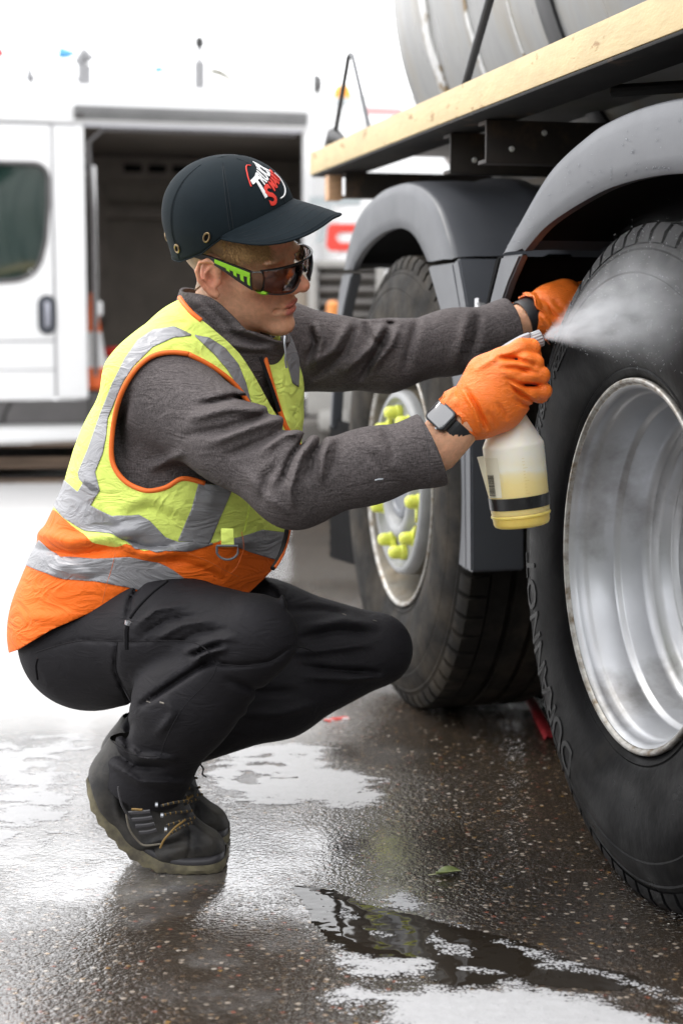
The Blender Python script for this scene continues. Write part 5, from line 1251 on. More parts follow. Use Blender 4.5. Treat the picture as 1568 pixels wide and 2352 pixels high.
band_at(watch, wc, fa, .0362, .024, WB, 'strap')
nrm = np.array([-.36, -.74, .56]); nrm -= fa * (nrm @ fa); nrm /= np.linalg.norm(nrm); sd = np.cross(nrm, fa)
fc = np.array(wc) + nrm * .0415
fc = np.array(at(*pj(fc), fc[1]))
Mw = Matrix((tuple(fa), tuple(sd), tuple(nrm))).transposed()
def rbox(c, sx, sy, sz, M, rad, name, mat, parent, edge=.0015):
    pts = []
    for (a, b, s) in ((1, 1, 0), (-1, 1, 90), (-1, -1, 180), (1, -1, 270)):
        for k in range(6): t = R(s + 90 * k / 5); pts.append((a * (sx / 2 - rad) + rad * math.cos(t), b * (sy / 2 - rad) + rad * math.sin(t)))
    n = len(pts); lv = [(-sz / 2, .96), (-sz / 2 + edge, 1.), (sz / 2 - edge * 1.6, 1.), (sz / 2 - edge * .5, .975), (sz / 2, .93)]
    v = [Vector(c) + M @ Vector((x * s, y * s, h)) for h, s in lv for x, y in pts]; m = MB()
    m.add(v, [(i * n + k, i * n + (k + 1) % n, (i + 1) * n + (k + 1) % n, (i + 1) * n + k) for i in range(len(lv) - 1) for k in range(n)] + [tuple(range((len(lv) - 1) * n, len(lv) * n)), tuple(range(n))[::-1]])
    return m.build(name, mat, parent, smooth=40)
cs = rbox(fc, .0375, .0445, .0105, Mw, .008, 'case', WC, watch)
rbox(fc + nrm * .0046, .0335, .0405, .0022, Mw, .007, 'screen', WS, watch)
m = MB(); cp = fc - fa * .0165 - sd * .009; m.tube([tuple(cp), tuple(cp - fa * .0035)], .0032, 12); m.build('crown', pm('crown_steel', (.6, .6, .62), .25, metal=.9), watch)
la = np.array(LHB - LCU, float); la /= np.linalg.norm(la)
wb2 = band_at(person, A3(1212, 730, 3.150), la, .036, .028, WB, 'wristband'); tag(wb2, 'black band on the far wrist')
# ------------------------------------------------------------------ cap (its own frame on the head)
CP = R(-5)                                                    # worn tilted back a little
def C2H(p):
    p = np.asarray(p, float); x, y, z = p[..., 0], p[..., 1], p[..., 2]
    return np.stack([x * math.cos(CP) + z * math.sin(CP) - .014, y, -x * math.sin(CP) + z * math.cos(CP) + .060], -1)
def C2W(p): return H2W(C2H(p))
CAPM = pm('black_cap_cotton', (.0080, .0135, .0175), .85, var=.10, vscale=25, bump=.0003, bscale=600, spec=.15, weave=.10, wscale=1600)
cap = empty('cap'); cap.parent = person; tag(cap, 'black peaked cap with white and red lettering')
CA, CB, CH_ = .118, .097, .122
def edge_z(ph):                                               # lower rim: low at the back, higher over the brow
    c = math.cos(ph); return np.interp(c, [-1, -.5, 0, .45, 1], [-.042, -.034, -.012, .022, .046])
def crown_pt(ph, v):
    e = edge_z(ph)
    z0 = e + (CH_ - e) * v
    # below z=.03 the wall is near vertical, above it closes like a dome
    t = np.clip((z0 - .015) / (CH_ - .015), 0, 1); rr = (1 - t ** 2.35) ** (1 / 2.0) if t < 1 else 0.
    taper = 1 - .07 * np.clip((.015 - z0) / .06, 0, 1)
    bulge = 1 + .010 * math.cos(6 * ph + math.pi) * (t ** .5) * (1 - t)
    x = CA * math.cos(ph) * (1.0 if math.cos(ph) < 0 else .96); y = CB * math.sin(ph)
    return np.array([x * rr * taper * bulge, y * rr * taper * bulge, z0])
rows = []
for i in range(73):
    ph = -math.pi + 2 * math.pi * i / 72; rows.append([C2W(crown_pt(ph, 1 - (1 - k / 30) ** 1.6)) for k in range(31)])
m = MB(); m.grid(rows); cr_ = m.build('crown', CAPM, cap, smooth=180, solid=.002)
for ph in (0, R(60), R(120), R(180), R(-120), R(-60)):        # panel seams with twin stitching
    for o in (-.028, .028):
        m = MB(); m.tube([tuple(C2W(crown_pt(ph + o, v) * 1.001)) for v in np.linspace(.04, .93, 26)], .0004, 5); m.build('panel_stitching', pm('cap_thread', (.016, .02, .024), .8), cap)
    m = MB(); m.tube([tuple(C2W(crown_pt(ph, v) * 1.001)) for v in np.linspace(.02, .96, 28)], .0007, 6); m.build('panel_seam', CAPM, cap)
m = MB(); m.tube([tuple(C2W(crown_pt(-math.pi + 2 * math.pi * i / 72, 0.))) for i in range(73)], .0012, 8); m.build('rim_binding', CAPM, cap)
BRS = pm('brass', (.24, .17, .09), .4, metal=.85)
for ph, v in ((R(-82), .15), (R(-118), .15), (R(-160), .2)):
    c = crown_pt(ph, v); tu = crown_pt(ph + .01, v) - crown_pt(ph - .01, v); tv = crown_pt(ph, v + .01) - crown_pt(ph, v - .01); tu /= np.linalg.norm(tu); tv /= np.linalg.norm(tv); nn = np.cross(tu, tv); nn = nn if nn @ c > 0 else -nn
    m = MB(); m.tube([tuple(C2W(c + nn * .0015 + (tu * math.cos(t) + tv * math.sin(t)) * .0066)) for t in np.linspace(0, 2 * math.pi, 21)], .0017, 8); o = m.build('eyelet', BRS, cap)
    m = MB(); m.add([tuple(C2W(c + nn * .0012 + (tu * math.cos(t) + tv * math.sin(t)) * .0062)) for t in np.linspace(0, 2 * math.pi, 20, endpoint=False)], [tuple(range(20))]); m.build('eyelet_hole', MUDB, o)
# peak
VIS = []
NS = 33
for i in range(NS):
    s = -1 + 2 * i / (NS - 1); ph = s * R(70); b = crown_pt(ph, .03); row = []
    L = .082 * (1 - abs(s) ** 2.6) + .004
    d = np.array([1.0, .42 * s, 0]); d /= np.linalg.norm(d)
    for k in range(13):
        t = k / 12; p = b + d * L * t; kk = L / .086; p[2] = b[2] - (.012 * t + .014 * t * t) * kk + .006 * t * (1 - abs(s)) - .030 * (abs(s) ** 1.6) * t ** .8 * kk - .010 * abs(s) ** 2 * math.sin(math.pi * min(1, t * 1.2)) * kk
        row.append(p)
    VIS.append(row)
VIS = np.array(VIS)
m = MB(); m.grid(C2W(VIS)); pk = m.build('peak', CAPM, cap, smooth=180, solid=.0032)
for t in (3, 5, 7, 9, 11):
    m = MB(); m.tube([tuple(C2W(VIS[i, t] + [0, 0, .0001])) for i in range(3, NS - 3)], .0003, 5); m.build('peak_stitching', pm('cap_thread', (0, 0, 0)), pk)
m = MB(); m.tube([tuple(C2W(VIS[i, -1])) for i in range(NS)], .0020, 8); m.build('peak_edge', CAPM, pk)
# embroidered lettering on the front
WTH = pm('white_thread', (.78, .78, .78), .6, bump=.0004, bscale=900); RTH = pm('red_thread', (.72, .035, .02), .6, bump=.0004, bscale=900)
def logo_pt(x, y, h=.0016):
    ph = (x - .010) / .108
    z = y; e = edge_z(ph); v = (z - e) / (CH_ - e); c = crown_pt(ph, v)
    n = np.array([c[0] / CA ** 2, c[1] / CB ** 2, max(c[2] - .015, 0) / .1 ** 2]); n /= np.linalg.norm(n); return c + n * h
def lrot(x, y): return (-.02 + (x + .02) * .978 - (y - .075) * .208, .075 + (x + .02) * .208 + (y - .075) * .978)
def logo_text(body, size, x0, y0, mat, name, sx=1., shear=0.18):
    me = text_mesh(body, size, .0012, bold=size * .028); bm = bmesh.new(); bm.from_mesh(me)
    bmesh.ops.subdivide_edges(bm, edges=[e for e in bm.edges if e.calc_length() > .006], cuts=2)
    bmesh.ops.triangulate(bm, faces=bm.faces[:])
    xs = [v.co.x for v in bm.verts]; mn = min(xs)
    for v in bm.verts:
        x = x0 + (v.co.x - mn) * sx + v.co.y * shear; y = y0 + v.co.y; v.co = Vector(C2W(logo_pt(*lrot(x, y), .0008 + v.co.z * .6)))
    bm.to_mesh(me); bm.free(); return finish(name, me, mat, cap, smooth=0)
# x runs from the wearer's right (negative here) to left
logo_text('T', .040, -.046, .070, WTH, 'white_letter', 1.15); logo_text('RUCK', .022, -.018, .0835, WTH, 'white_letter', 1.0)
logo_text('S', .040, -.032, .054, RTH, 'red_letter', 1.15); logo_text('MART', .020, -.006, .068, RTH, 'red_letter', 1.0)
m = MB(); m.tube([tuple(C2W(logo_pt(*lrot(x, y), .0010))) for x, y in smooth_poly([(-.048, .092), (-.040, .103), (-.025, .109), (-.008, .109), (.004, .105)], 6)], .0011, 6); m.build('red_arc', RTH, cap)
m = MB(); m.tube([tuple(C2W(logo_pt(*lrot(x, y), .0010))) for x, y in smooth_poly([(-.002, .054), (.014, .052), (.032, .056), (.044, .066), (.048, .076)], 6)], .0013, 6); m.build('white_arc', WTH, cap)

# ------------------------------------------------------------------ hair
HR = pm('dark_blond_hair', (.34, .20, .09), .5, var=.35, vscale=160, stretch=(1, 1, .3))
q0 = W2H(Vh)
Ah = np.concatenate([Vh, vnorm(Vh, Fh)], 1)
def s_hair(V):
    q = W2H(V); line = np.interp(q[:, 0], [-.12, -.07, -.035, -.012, .012, .024, .040, .060, .09], [-.052, -.045, -.018, .030, .034, .018, .038, .060, .085])
    d = (q[:, 2] - line); ear = np.linalg.norm((q - [-.006, 0, .004]) / [.026, 1, .040], axis=1) - 1; return np.minimum(d, ear * .03)
A_, F_ = clip(Ah, Fh, s_hair(Ah[:, :3])); V_, F2_ = shell(A_[:, :3], A_[:, 3:6], F_, .0022, .001); hair = np_mesh('hair', V_, F2_, HR, person); tag(hair, 'short dark blond hair')
m = MB(); rs = np.random.default_rng(11)
sel = np.where((q0[:, 1] < -.040) & (q0[:, 1] > -.078) & (q0[:, 0] > .016) & (q0[:, 0] < .078) & (q0[:, 2] > .044) & (q0[:, 2] < .085))[0]
Nh = vnorm(Vh, Fh)
for _ in range(760):
    i = sel[rs.integers(len(sel))]; p = Vh[i] + Nh[i] * .001; fx = q0[i, 0]
    dirh = np.array([.55 + .3 * rs.normal(), .02, -.75 + .25 * rs.normal()]) if fx > .02 else np.array([-.4 + .2 * rs.normal(), 0, -.9]); dirh /= np.linalg.norm(dirh)
    ln = rs.uniform(.010, .026) if fx > .03 else rs.uniform(.006, .010); dw = dirh @ HM; dw -= Nh[i] * (dw @ Nh[i]) * .8
    m.tube([tuple(p), tuple(p + dw * ln * .5 + Nh[i] * .003), tuple(p + dw * ln + Nh[i] * .0022)], [.0006, .0005, .0002], 4, caps=False)
st = m.build('hair_strands', pm('blond_hair', (.50, .31, .13), .45, var=.3, vscale=300), hair, smooth=180); tag(st, kind='stuff')
# eyebrow and eyes behind the lenses
for s in (-1, 1):
    m = MB(); m.tube([tuple(H2W((.088 - .10 * abs(k) ** 2, s * (.012 + k * .10), .030 + .02 * k))) for k in np.linspace(0, .36, 8)], [.002, .003, .0032, .0032, .003, .0026, .002, .001], 6); m.build('eyebrow', HR, person)

# ------------------------------------------------------------------ safety glasses
sg = empty('safety_glasses'); sg.parent = person; tag(sg, 'wraparound safety glasses with green and black arms')
LENS = bpy.data.materials.new('smoked_lens'); LENS.use_nodes = True
nt = LENS.node_tree; nt.nodes.clear(); out = nt.nodes.new('ShaderNodeOutputMaterial'); mx = nt.nodes.new('ShaderNodeMixShader'); tr = nt.nodes.new('ShaderNodeBsdfTransparent'); gl = nt.nodes.new('ShaderNodeBsdfGlossy'); fr = nt.nodes.new('ShaderNodeFresnel')
tr.inputs[0].default_value = (.58, .48, .45, 1); gl.inputs['Roughness'].default_value = .05; fr.inputs[0].default_value = 1.55
nt.links.new(fr.outputs[0], mx.inputs[0]); nt.links.new(tr.outputs[0], mx.inputs[1]); nt.links.new(gl.outputs[0], mx.inputs[2]); nt.links.new(mx.outputs[0], out.inputs[0])
CLR = LENS.copy(); CLR.name = 'clear_side_plastic'; CLR.node_tree.nodes['Transparent BSDF'].inputs[0].default_value = (.62, .56, .48, 1)
BLKP = pm('black_frame_plastic', (.012, .012, .013), .3); GRN = pm('lime_rubber', (.30, .68, .03), .45)
def lens_pt(s, v):                                            # s: -1 wearer's right hinge .. 1 left hinge ; v: 0 bottom .. 1 top
    a = s * R(82); x = .052 + .074 * math.cos(a * .98); y = .074 * math.sin(a)
    top = .029 - .006 * abs(s) ** 2; nose = .028 * math.exp(-(s / .16) ** 2); bot = -.021 + .016 * abs(s) ** 3 + nose
    z = bot + (top - bot) * v; bulge = .004 * math.sin(math.pi * v); return np.array([x + bulge - .010 * (1 - v) * .5, y, z])
for sgn in (-1, 1):
    S = np.linspace(.10, .80, 22) * sgn
    m = MB(); m.grid([[H2W(lens_pt(s, v)) for v in np.linspace(0, 1, 9)] for s in S]); m.build('lens', LENS, sg, smooth=180, solid=.0018)
    S2 = np.linspace(.80, 1.0, 8) * sgn
    m = MB(); m.grid([[H2W(lens_pt(s, v)) for v in np.linspace(0, 1, 7)] for s in S2]); m.build('clear_side', CLR, sg, smooth=180, solid=.0018)
    m = MB(); m.tube([tuple(H2W(lens_pt(s, -.0))) for s in np.linspace(.10, .80, 18) * sgn], .0014, 6); m.build('lower_rim', BLKP, sg)
    m = MB(); m.tube([tuple(H2W(lens_pt(s, 1.0))) for s in np.linspace(0., .84, 18) * sgn], .0016, 6); m.build('upper_rim', BLKP, sg)
    m = MB(); m.tube([tuple(H2W(lens_pt(.80 * sgn, v) + [0, 0, 0])) for v in np.linspace(0, 1, 6)], .0009, 6); m.build('lens_edge', BLKP, sg)
    m = MB(); m.tube([tuple(H2W(lens_pt(s, .02) - [.004, 0, 0])) for s in (np.linspace(.62, .86, 6) * sgn)], [.001, .003, .004, .004, .003, .001], 6); m.build('green_pad', GRN, sg)
    # arm
    h = lens_pt(1.0 * sgn, .5); pts = [(h[0] + .002, h[1], .008), (h[0] - .020, h[1] * 1.05, .017), (h[0] - .045, h[1] * 1.10, .028), (-.006, .081 * sgn, .036), (-.036, .083 * sgn, .041), (-.062, .078 * sgn, .042)]
    ht = [.032, .026, .017, .0105, .0095, .010]
    rows = []
    for (x, y, z), k in zip(smooth_poly(pts, 4), [q[0] for q in smooth_poly([(k_, 0) for k_ in ht], 4)]):
        yo = y + .002 * sgn
        rows.append([H2W((x, yo - .0022 * sgn, z - k / 2)), H2W((x, yo + .0016 * sgn, z - k / 2)), H2W((x, yo + .0022 * sgn, z)), H2W((x, yo + .0016 * sgn, z + k / 2)), H2W((x, yo - .0022 * sgn, z + k / 2))])
    m = MB(); m.grid(rows); m.build('arm', BLKP, sg, smooth=50, solid=.0008)
    def arm_patch(f0, f1, lo0, lo1, hi0, hi1, name, off=.0036):
        P = smooth_poly(pts, 4); K = [q[0] for q in smooth_poly([(k_, 0) for k_ in ht], 4)]; n = len(P) - 1; r = []
        for t in np.linspace(f0, f1, 8):
            i = min(int(t * n), n - 1); u = t * n - i; x, y, z = P[i] * (1 - u) + P[i + 1] * u; k = K[i] * (1 - u) + K[i + 1] * u; w = (t - f0) / (f1 - f0)
            lo = lo0 + (lo1 - lo0) * w; hi = hi0 + (hi1 - hi0) * w
            r.append([H2W((x, y + off * sgn, z + k * (lo - .5))), H2W((x, y + (off + .001) * sgn, z + k * ((lo + hi) / 2 - .5))), H2W((x, y + off * sgn, z + k * (hi - .5)))])
        m = MB(); m.grid(r); m.build(name, GRN, sg, smooth=60, solid=.001)
    arm_patch(.02, .52, .66, .42, .92, .90, 'green_inlay')
    for k in range(4): arm_patch(.03 + .095 * k, .075 + .095 * k, .20 + .04 * k, .22 + .04 * k, .68, .66, 'green_inlay')
    arm_patch(.84, .99, .12, .10, .88, .90, 'green_tip')
m = MB(); m.tube([tuple(H2W((.118, s * .010, .004 + .010 * (1 - abs(s))))) for s in np.linspace(-1, 1, 7)], .003, 8); m.build('bridge', BLKP, sg)

# ------------------------------------------------------------------ spray bottle
BY = 2.635
b_bot, b_top = A3(1198, 1207, BY).astype(float), A3(1176, 1010, BY).astype(float)
bx_ = b_top - b_bot; bl_ = np.linalg.norm(bx_); bz = bx_ / bl_; bx2 = np.cross([0, 1, 0], bz); bx2 /= np.linalg.norm(bx2); by2 = np.cross(bz, bx2)
bottle = empty('spray_bottle', tuple(b_bot), 0, 'milky plastic spray bottle half full of yellow fluid, held in the orange glove', 'spray bottle')
bottle.matrix_world = Matrix(((bx2[0], by2[0], bz[0], b_bot[0]), (bx2[1], by2[1], bz[1], b_bot[1]), (bx2[2], by2[2], bz[2], b_bot[2]), (0, 0, 0, 1)))
def hdpe(name, col, a):
    m = pm(name, col, .38, sss=.5, var=.05, vscale=25, bump=.0003, bscale=120); b = m.node_tree.nodes['Principled BSDF']
    b.inputs['Subsurface Radius'].default_value = (1., .8, .45); b.inputs['Subsurface Scale'].default_value = .02; b.inputs['Transmission Weight'].default_value = a; return m
PL = hdpe('milky_polythene', (.90, .87, .76), .0); FLD = hdpe('fluid_filled_polythene', (.90, .66, .16), .0)
k = bl_ / .1305; r0 = .0482
m = MB(); m.lathe([(.0, .0), (.0, .038), (.002, .0425), (.006, .0445), (.016, .0452), (.0165, .0468), (.0185, .0475), (.0205, .0468), (.0210, .0458)], 64, axis='z'); m.build('base', FLD, bottle, smooth=50)
m = MB(); m.lathe([(.0212, .0458), (.026, .0465), (.046, .0472), (.078, .0478), (.10, .0481), (.126, .0483), (.1295, .0481), (.132, .0470), (.165, .0300), (.188, .0185), (.196, .0150), (.212, .0145), (.212, .0)], 64, axis='z')
WALL = PL.copy(); WALL.name = 'milky_wall_with_fluid'; nt = WALL.node_tree; N = nt.nodes; L = nt.links; b_ = N['Principled BSDF']; src = b_.inputs['Base Color'].links[0].from_socket
tcw = N.new('ShaderNodeTexCoord'); sz = N.new('ShaderNodeSeparateXYZ'); L.new(tcw.outputs['Object'], sz.inputs[0]); nz = N.new('ShaderNodeTexNoise'); nz.inputs['Scale'].default_value = 28.; nz.inputs['Detail'].default_value = 5; L.new(tcw.outputs['Object'], nz.inputs['Vector'])
ad = N.new('ShaderNodeMath'); ad.operation = 'MULTIPLY_ADD'; ad.inputs[1].default_value = .022; L.new(nz.outputs[0], ad.inputs[0]); L.new(sz.outputs[2], ad.inputs[2])
tl_ = N.new('ShaderNodeMath'); tl_.operation = 'MULTIPLY_ADD'; tl_.inputs[1].default_value = .10; L.new(sz.outputs[0], tl_.inputs[0]); L.new(ad.outputs[0], tl_.inputs[2])
lev = N.new('ShaderNodeValToRGB'); rr_ = N.new('ShaderNodeMapRange'); rr_.inputs[1].default_value = .03; rr_.inputs[2].default_value = .13; L.new(tl_.outputs[0], rr_.inputs[0]); L.new(rr_.outputs[0], lev.inputs[0])
el = lev.color_ramp.elements; el[0].position = .0; el[0].color = (.88, .66, .25, 1); el[1].position = 1.; el[1].color = (.90, .87, .76, 1)
for p_, c_ in ((.55, (.90, .74, .34)), (.66, (.90, .79, .48)), (.72, (.91, .87, .73)), (.82, (.90, .85, .68))): q_ = el.new(p_); q_.color = (*c_, 1)
L.new(lev.outputs[0], b_.inputs['Base Color']); m.build('bottle_wall', WALL, bottle, smooth=40)
m = MB(); m.lathe([(.0305, .0468), (.0305, .0477), (.0495, .0484), (.0495, .0474)], 64, axis='z'); m.build('tape_band', pm('black_tape', (.012, .012, .013), .28, bump=.0006, bscale=90), bottle, smooth=40)
# label flap with bar code at the left edge
LBL = pm('clear_label', (.80, .76, .60), .35); INK = pm('label_ink', (.05, .045, .04), .6)
def wrap(ang, z, r=.0488): return (r * math.cos(ang), r * math.sin(ang), z)
a0, a1 = R(-166), R(-128)
m = MB(); m.grid([[wrap(a, z, np.interp(z, [.05, .13], [.0481, .0489])) for z in np.linspace(.052, .115, 6)] for a in np.linspace(a0, a1, 10)]); m.build('label', LBL, bottle, smooth=60, solid=.0003)
m = MB(); m.grid([[np.array(wrap(R(-168) - .02 * t, z, .0488)) + np.array([-.010 * t * (z - .05) / .06, -.004 * t, 0]) for t in np.linspace(0, 1, 4)] for z in np.linspace(.055, .118, 6)]); m.build('label_flap', LBL, bottle, smooth=60, solid=.0003)
rs = np.random.default_rng(5); m = MB(); z = .055
while z < .088:
    h = rs.choice([.0005, .0008, .0012]); m.grid([[wrap(a, zz, .0496) for zz in (z, z + h)] for a in np.linspace(R(-160), R(-141), 4)]); z += h + rs.choice([.0005, .0008])
bcode = m.build('bar_code', INK, bottle, smooth=0); tag(bcode, kind='stuff')
m = MB()
for i, zz in enumerate(np.linspace(.055, .11, 12)): m.grid([[wrap(a, z_, .0489) for z_ in (zz, zz + .0005)] for a in np.linspace(R(-82), R(-82 + (9 if i % 4 == 0 else 4)), 3)])
sc_ = m.build('scale_marks', pm('moulded_mark', (.72, .56, .22), .5), bottle, smooth=0); tag(sc_, kind='stuff')
# trigger head
HD = pm('grey_trigger_plastic', (.30, .31, .33), .4, var=.06, vscale=40); DKP = pm('dark_trigger_plastic', (.05, .05, .055), .4)
def bw(px, py, Y=BY):                                          # to the bottle's own frame
    d = np.array(at(px, py, Y)) - b_bot; return (float(d @ bx2), float(d @ by2), float(d @ bz))
hd = empty('trigger_head'); hd.parent = bottle
m = MB(); m.lathe([(.196, .0), (.196, .0185), (.218, .0185), (.222, .016), (.235, .014), (.262, .013), (.262, 0)], 32, axis='z'); m.build('collar', HD, hd, smooth=40)
top_ = [bw(1128, 812), bw(1148, 800), bw(1172, 785), bw(1196, 772), bw(1212, 766)]; botm = [bw(1132, 822), bw(1152, 812), bw(1176, 800), bw(1200, 784), bw(1214, 774)]
P1 = smooth_poly(top_, 5); P2 = smooth_poly(botm, 5); rows = []
for a, b in zip(P1, P2): rows.append([tuple(np.array(a) + [0, -.010, -.001]), tuple(np.array(a) + [0, -.007, .0015]), tuple(np.array(a) + [0, .007, .0015]), tuple(np.array(a) + [0, .010, -.001]), tuple(np.array(b) + [0, .010, 0]), tuple(np.array(b) + [0, -.010, 0]), tuple(np.array(a) + [0, -.010, -.001])])
m = MB(); m.grid(rows); m.build('head_shell', HD, hd, smooth=40)
m = MB(); q1, q2 = np.array(bw(1213, 766)), np.array(bw(1226, 802)); m.tube([tuple(q1), tuple((q1 + q2) / 2 + [.001, 0, 0]), tuple(q2)], [.0035, .0032, .003], 8, flat=3.); m.build('head_front', HD, hd)
m = MB(); m.tube([bw(1165, 800), bw(1190, 790), bw(1216, 782)], .0075, 12); m.build('pump_barrel', DKP, hd)
n0, n1 = np.array(bw(1217, 785)), np.array(bw(1246, 774)); ax = (n1 - n0) / np.linalg.norm(n1 - n0); u = np.cross(ax, [0, 1, 0]); u /= np.linalg.norm(u); v = np.array([0, 1., 0]); v -= ax * (v @ ax)
rows = []
for h, r in ((0, .0105), (.002, .0125), (.016, .0128), (.019, .0122), (.0205, .0095), (.0205, .004)):
    rows.append([tuple(n0 + ax * h + (u * math.cos(t) + v * math.sin(t)) * (r * (1 + .05 * math.cos(16 * t)) if r > .01 else r)) for t in np.linspace(0, 2 * math.pi, 97)])
m = MB(); m.grid(rows); m.f.append(tuple(range(5 * 97, 6 * 97 - 1))); m.build('nozzle', pm('nozzle_grey', (.30, .31, .32), .4), hd, smooth=40)
m = MB(); m.tube([bw(1216, 790, BY), bw(1214, 812, BY), bw(1204, 845, BY), bw(1200, 868, BY)], [.006, .006, .0055, .005], 10, flat=1.4); m.build('trigger', HD, hd)

# ------------------------------------------------------------------ spray: a fine mist cone from the nozzle to the tyre
tip = np.array(at(1248, 775, BY)); end = TW(-.05, -.33, .965); sdv = end - tip; SLn = np.linalg.norm(sdv); sdv /= SLn
def mist_object():
    m = MB(); n = 40; u = np.cross(sdv, [0, 1, 0]); u /= np.linalg.norm(u); v = np.cross(sdv, u); rows = []
    for t in np.linspace(0, 1, 14):
        r = .0035 +   .150 * t ** .92; rows.append([(t * SLn, r * math.cos(a) * 1., r * math.sin(a)) for a in np.linspace(0, 2 * math.pi, n, endpoint=False)])
    v_ = [p for r in rows for p in r]; f = [(i * n + k, i * n + (k + 1) % n, (i + 1) * n + (k + 1) % n, (i + 1) * n + k) for i in range(13) for k in range(n)] + [tuple(range(n))[::-1], tuple(range(13 * n, 14 * n))]
    m.add(v_, f)
    mt = bpy.data.materials.new('spray_mist_volume'); mt.use_nodes = True; nt = mt.node_tree; nt.nodes.clear(); N = nt.nodes; L = nt.links
    out = N.new('ShaderNodeOutputMaterial'); pv = N.new('ShaderNodeVolumePrincipled'); L.new(pv.outputs[0], out.inputs['Volume'])
    pv.inputs['Color'].default_value = (.93, .95, .98, 1); pv.inputs['Anisotropy'].default_value = .1
    tc = N.new('ShaderNodeTexCoord'); sx = N.new('ShaderNodeSeparateXYZ'); L.new(tc.outputs['Object'], sx.inputs[0])
    def mt_(op, a, b=None):
        n_ = N.new('ShaderNodeMath'); n_.operation = op
        for i, q in enumerate((a, b)):
            if q is None: continue
            if isinstance(q, (int, float)): n_.inputs[i].default_value = q
            else: L.new(q, n_.inputs[i])
        return n_.outputs[0]
    rad = mt_('SQRT', mt_('ADD', mt_('MULTIPLY', sx.outputs[1], sx.outputs[1]), mt_('MULTIPLY', sx.outputs[2], sx.outputs[2])))
    rel = mt_('DIVIDE', rad, mt_('ADD', mt_('MULTIPLY', sx.outputs[0],   .150 / SLn * .98), .003))
    fall = N.new('ShaderNodeMapRange'); fall.interpolation_type = 'SMOOTHSTEP'; fall.inputs[1].default_value = 1.; fall.inputs[2].default_value = .25; L.new(rel, fall.inputs[0])
    # streaks along the flight: sample noise by direction, stretched along x
    cv = N.new('ShaderNodeCombineXYZ'); L.new(mt_('MULTIPLY', sx.outputs[0], 2.), cv.inputs[0])
    den = mt_('ADD', sx.outputs[0], .03); L.new(mt_('DIVIDE', sx.outputs[1], den), cv.inputs[1]); L.new(mt_('DIVIDE', sx.outputs[2], den), cv.inputs[2])
    nz = N.new('ShaderNodeTexNoise'); nz.inputs['Scale'].default_value = 10.; nz.inputs['Detail'].default_value = 4; L.new(cv.outputs[0], nz.inputs['Vector'])
    st = N.new('ShaderNodeMapRange'); st.inputs[1].default_value = .33; st.inputs[2].default_value = .68; st.inputs[3].default_value = .28; st.inputs[4].default_value = 1.55; L.new(nz.outputs[0], st.inputs[0])
    den2 = mt_('DIVIDE', 1., mt_('ADD', mt_('MULTIPLY', sx.outputs[0], sx.outputs[0]), .0012))
    endf = N.new('ShaderNodeMapRange'); endf.interpolation_type = 'SMOOTHSTEP'; endf.inputs[1].default_value = SLn; endf.inputs[2].default_value = SLn * .5; L.new(sx.outputs[0], endf.inputs[0])
    d = mt_('MULTIPLY', mt_('MULTIPLY', mt_('MULTIPLY', fall.outputs[0], st.outputs[0]), mt_('POWER', den2, .7)), .72)
    L.new(mt_('MULTIPLY', d, mt_('ADD', mt_('MULTIPLY', endf.outputs[0], .97), .03)), pv.inputs['Density'])
    o = m.build('spray_mist', mt, None, smooth=180)
    M = Matrix((tuple(sdv), tuple(u), tuple(v))).transposed().to_4x4(); o.matrix_world = Matrix.Translation(tip) @ M
    tag(o, 'white mist of cleaning fluid fanning from the nozzle onto the near tyre', 'spray', kind='stuff'); return o
mist = mist_object()
rs = np.random.default_rng(31); nd = 1000; u = np.cross(sdv, [0, 1, 0]); u /= np.linalg.norm(u); v = np.cross(sdv, u)
t = rs.uniform(.02, 1, nd) ** 1.1; rr = (.004 + .150 * t) * np.sqrt(rs.uniform(0, 1, nd)) * .95; an = rs.uniform(0, 6.283, nd)
Cn = tip + (t * SLn)[:, None] * sdv + (rr * np.cos(an))[:, None] * u + (rr * np.sin(an))[:, None] * v; sz = rs.uniform(.0002, .0005, nd)
O8 = np.array([(1, 0, 0), (-1, 0, 0), (0, 1, 0), (0, -1, 0), (0, 0, 1), (0, 0, -1)], float); F8 = np.array([(0, 2, 4), (2, 1, 4), (1, 3, 4), (3, 0, 4), (2, 0, 5), (1, 2, 5), (3, 1, 5), (0, 3, 5)])
Vd = (Cn[:, None] + O8[None] * sz[:, None, None]).reshape(-1, 3); Fd = (F8[None] + 6 * np.arange(nd)[:, None, None]).reshape(-1, 3)
dr = np_mesh('spray_droplets', Vd, Fd, pm('spray_drop', (.85, .87, .9), .1), None); tag(dr, 'fine bright droplets flying within the mist from the nozzle', 'droplets', kind='stuff')

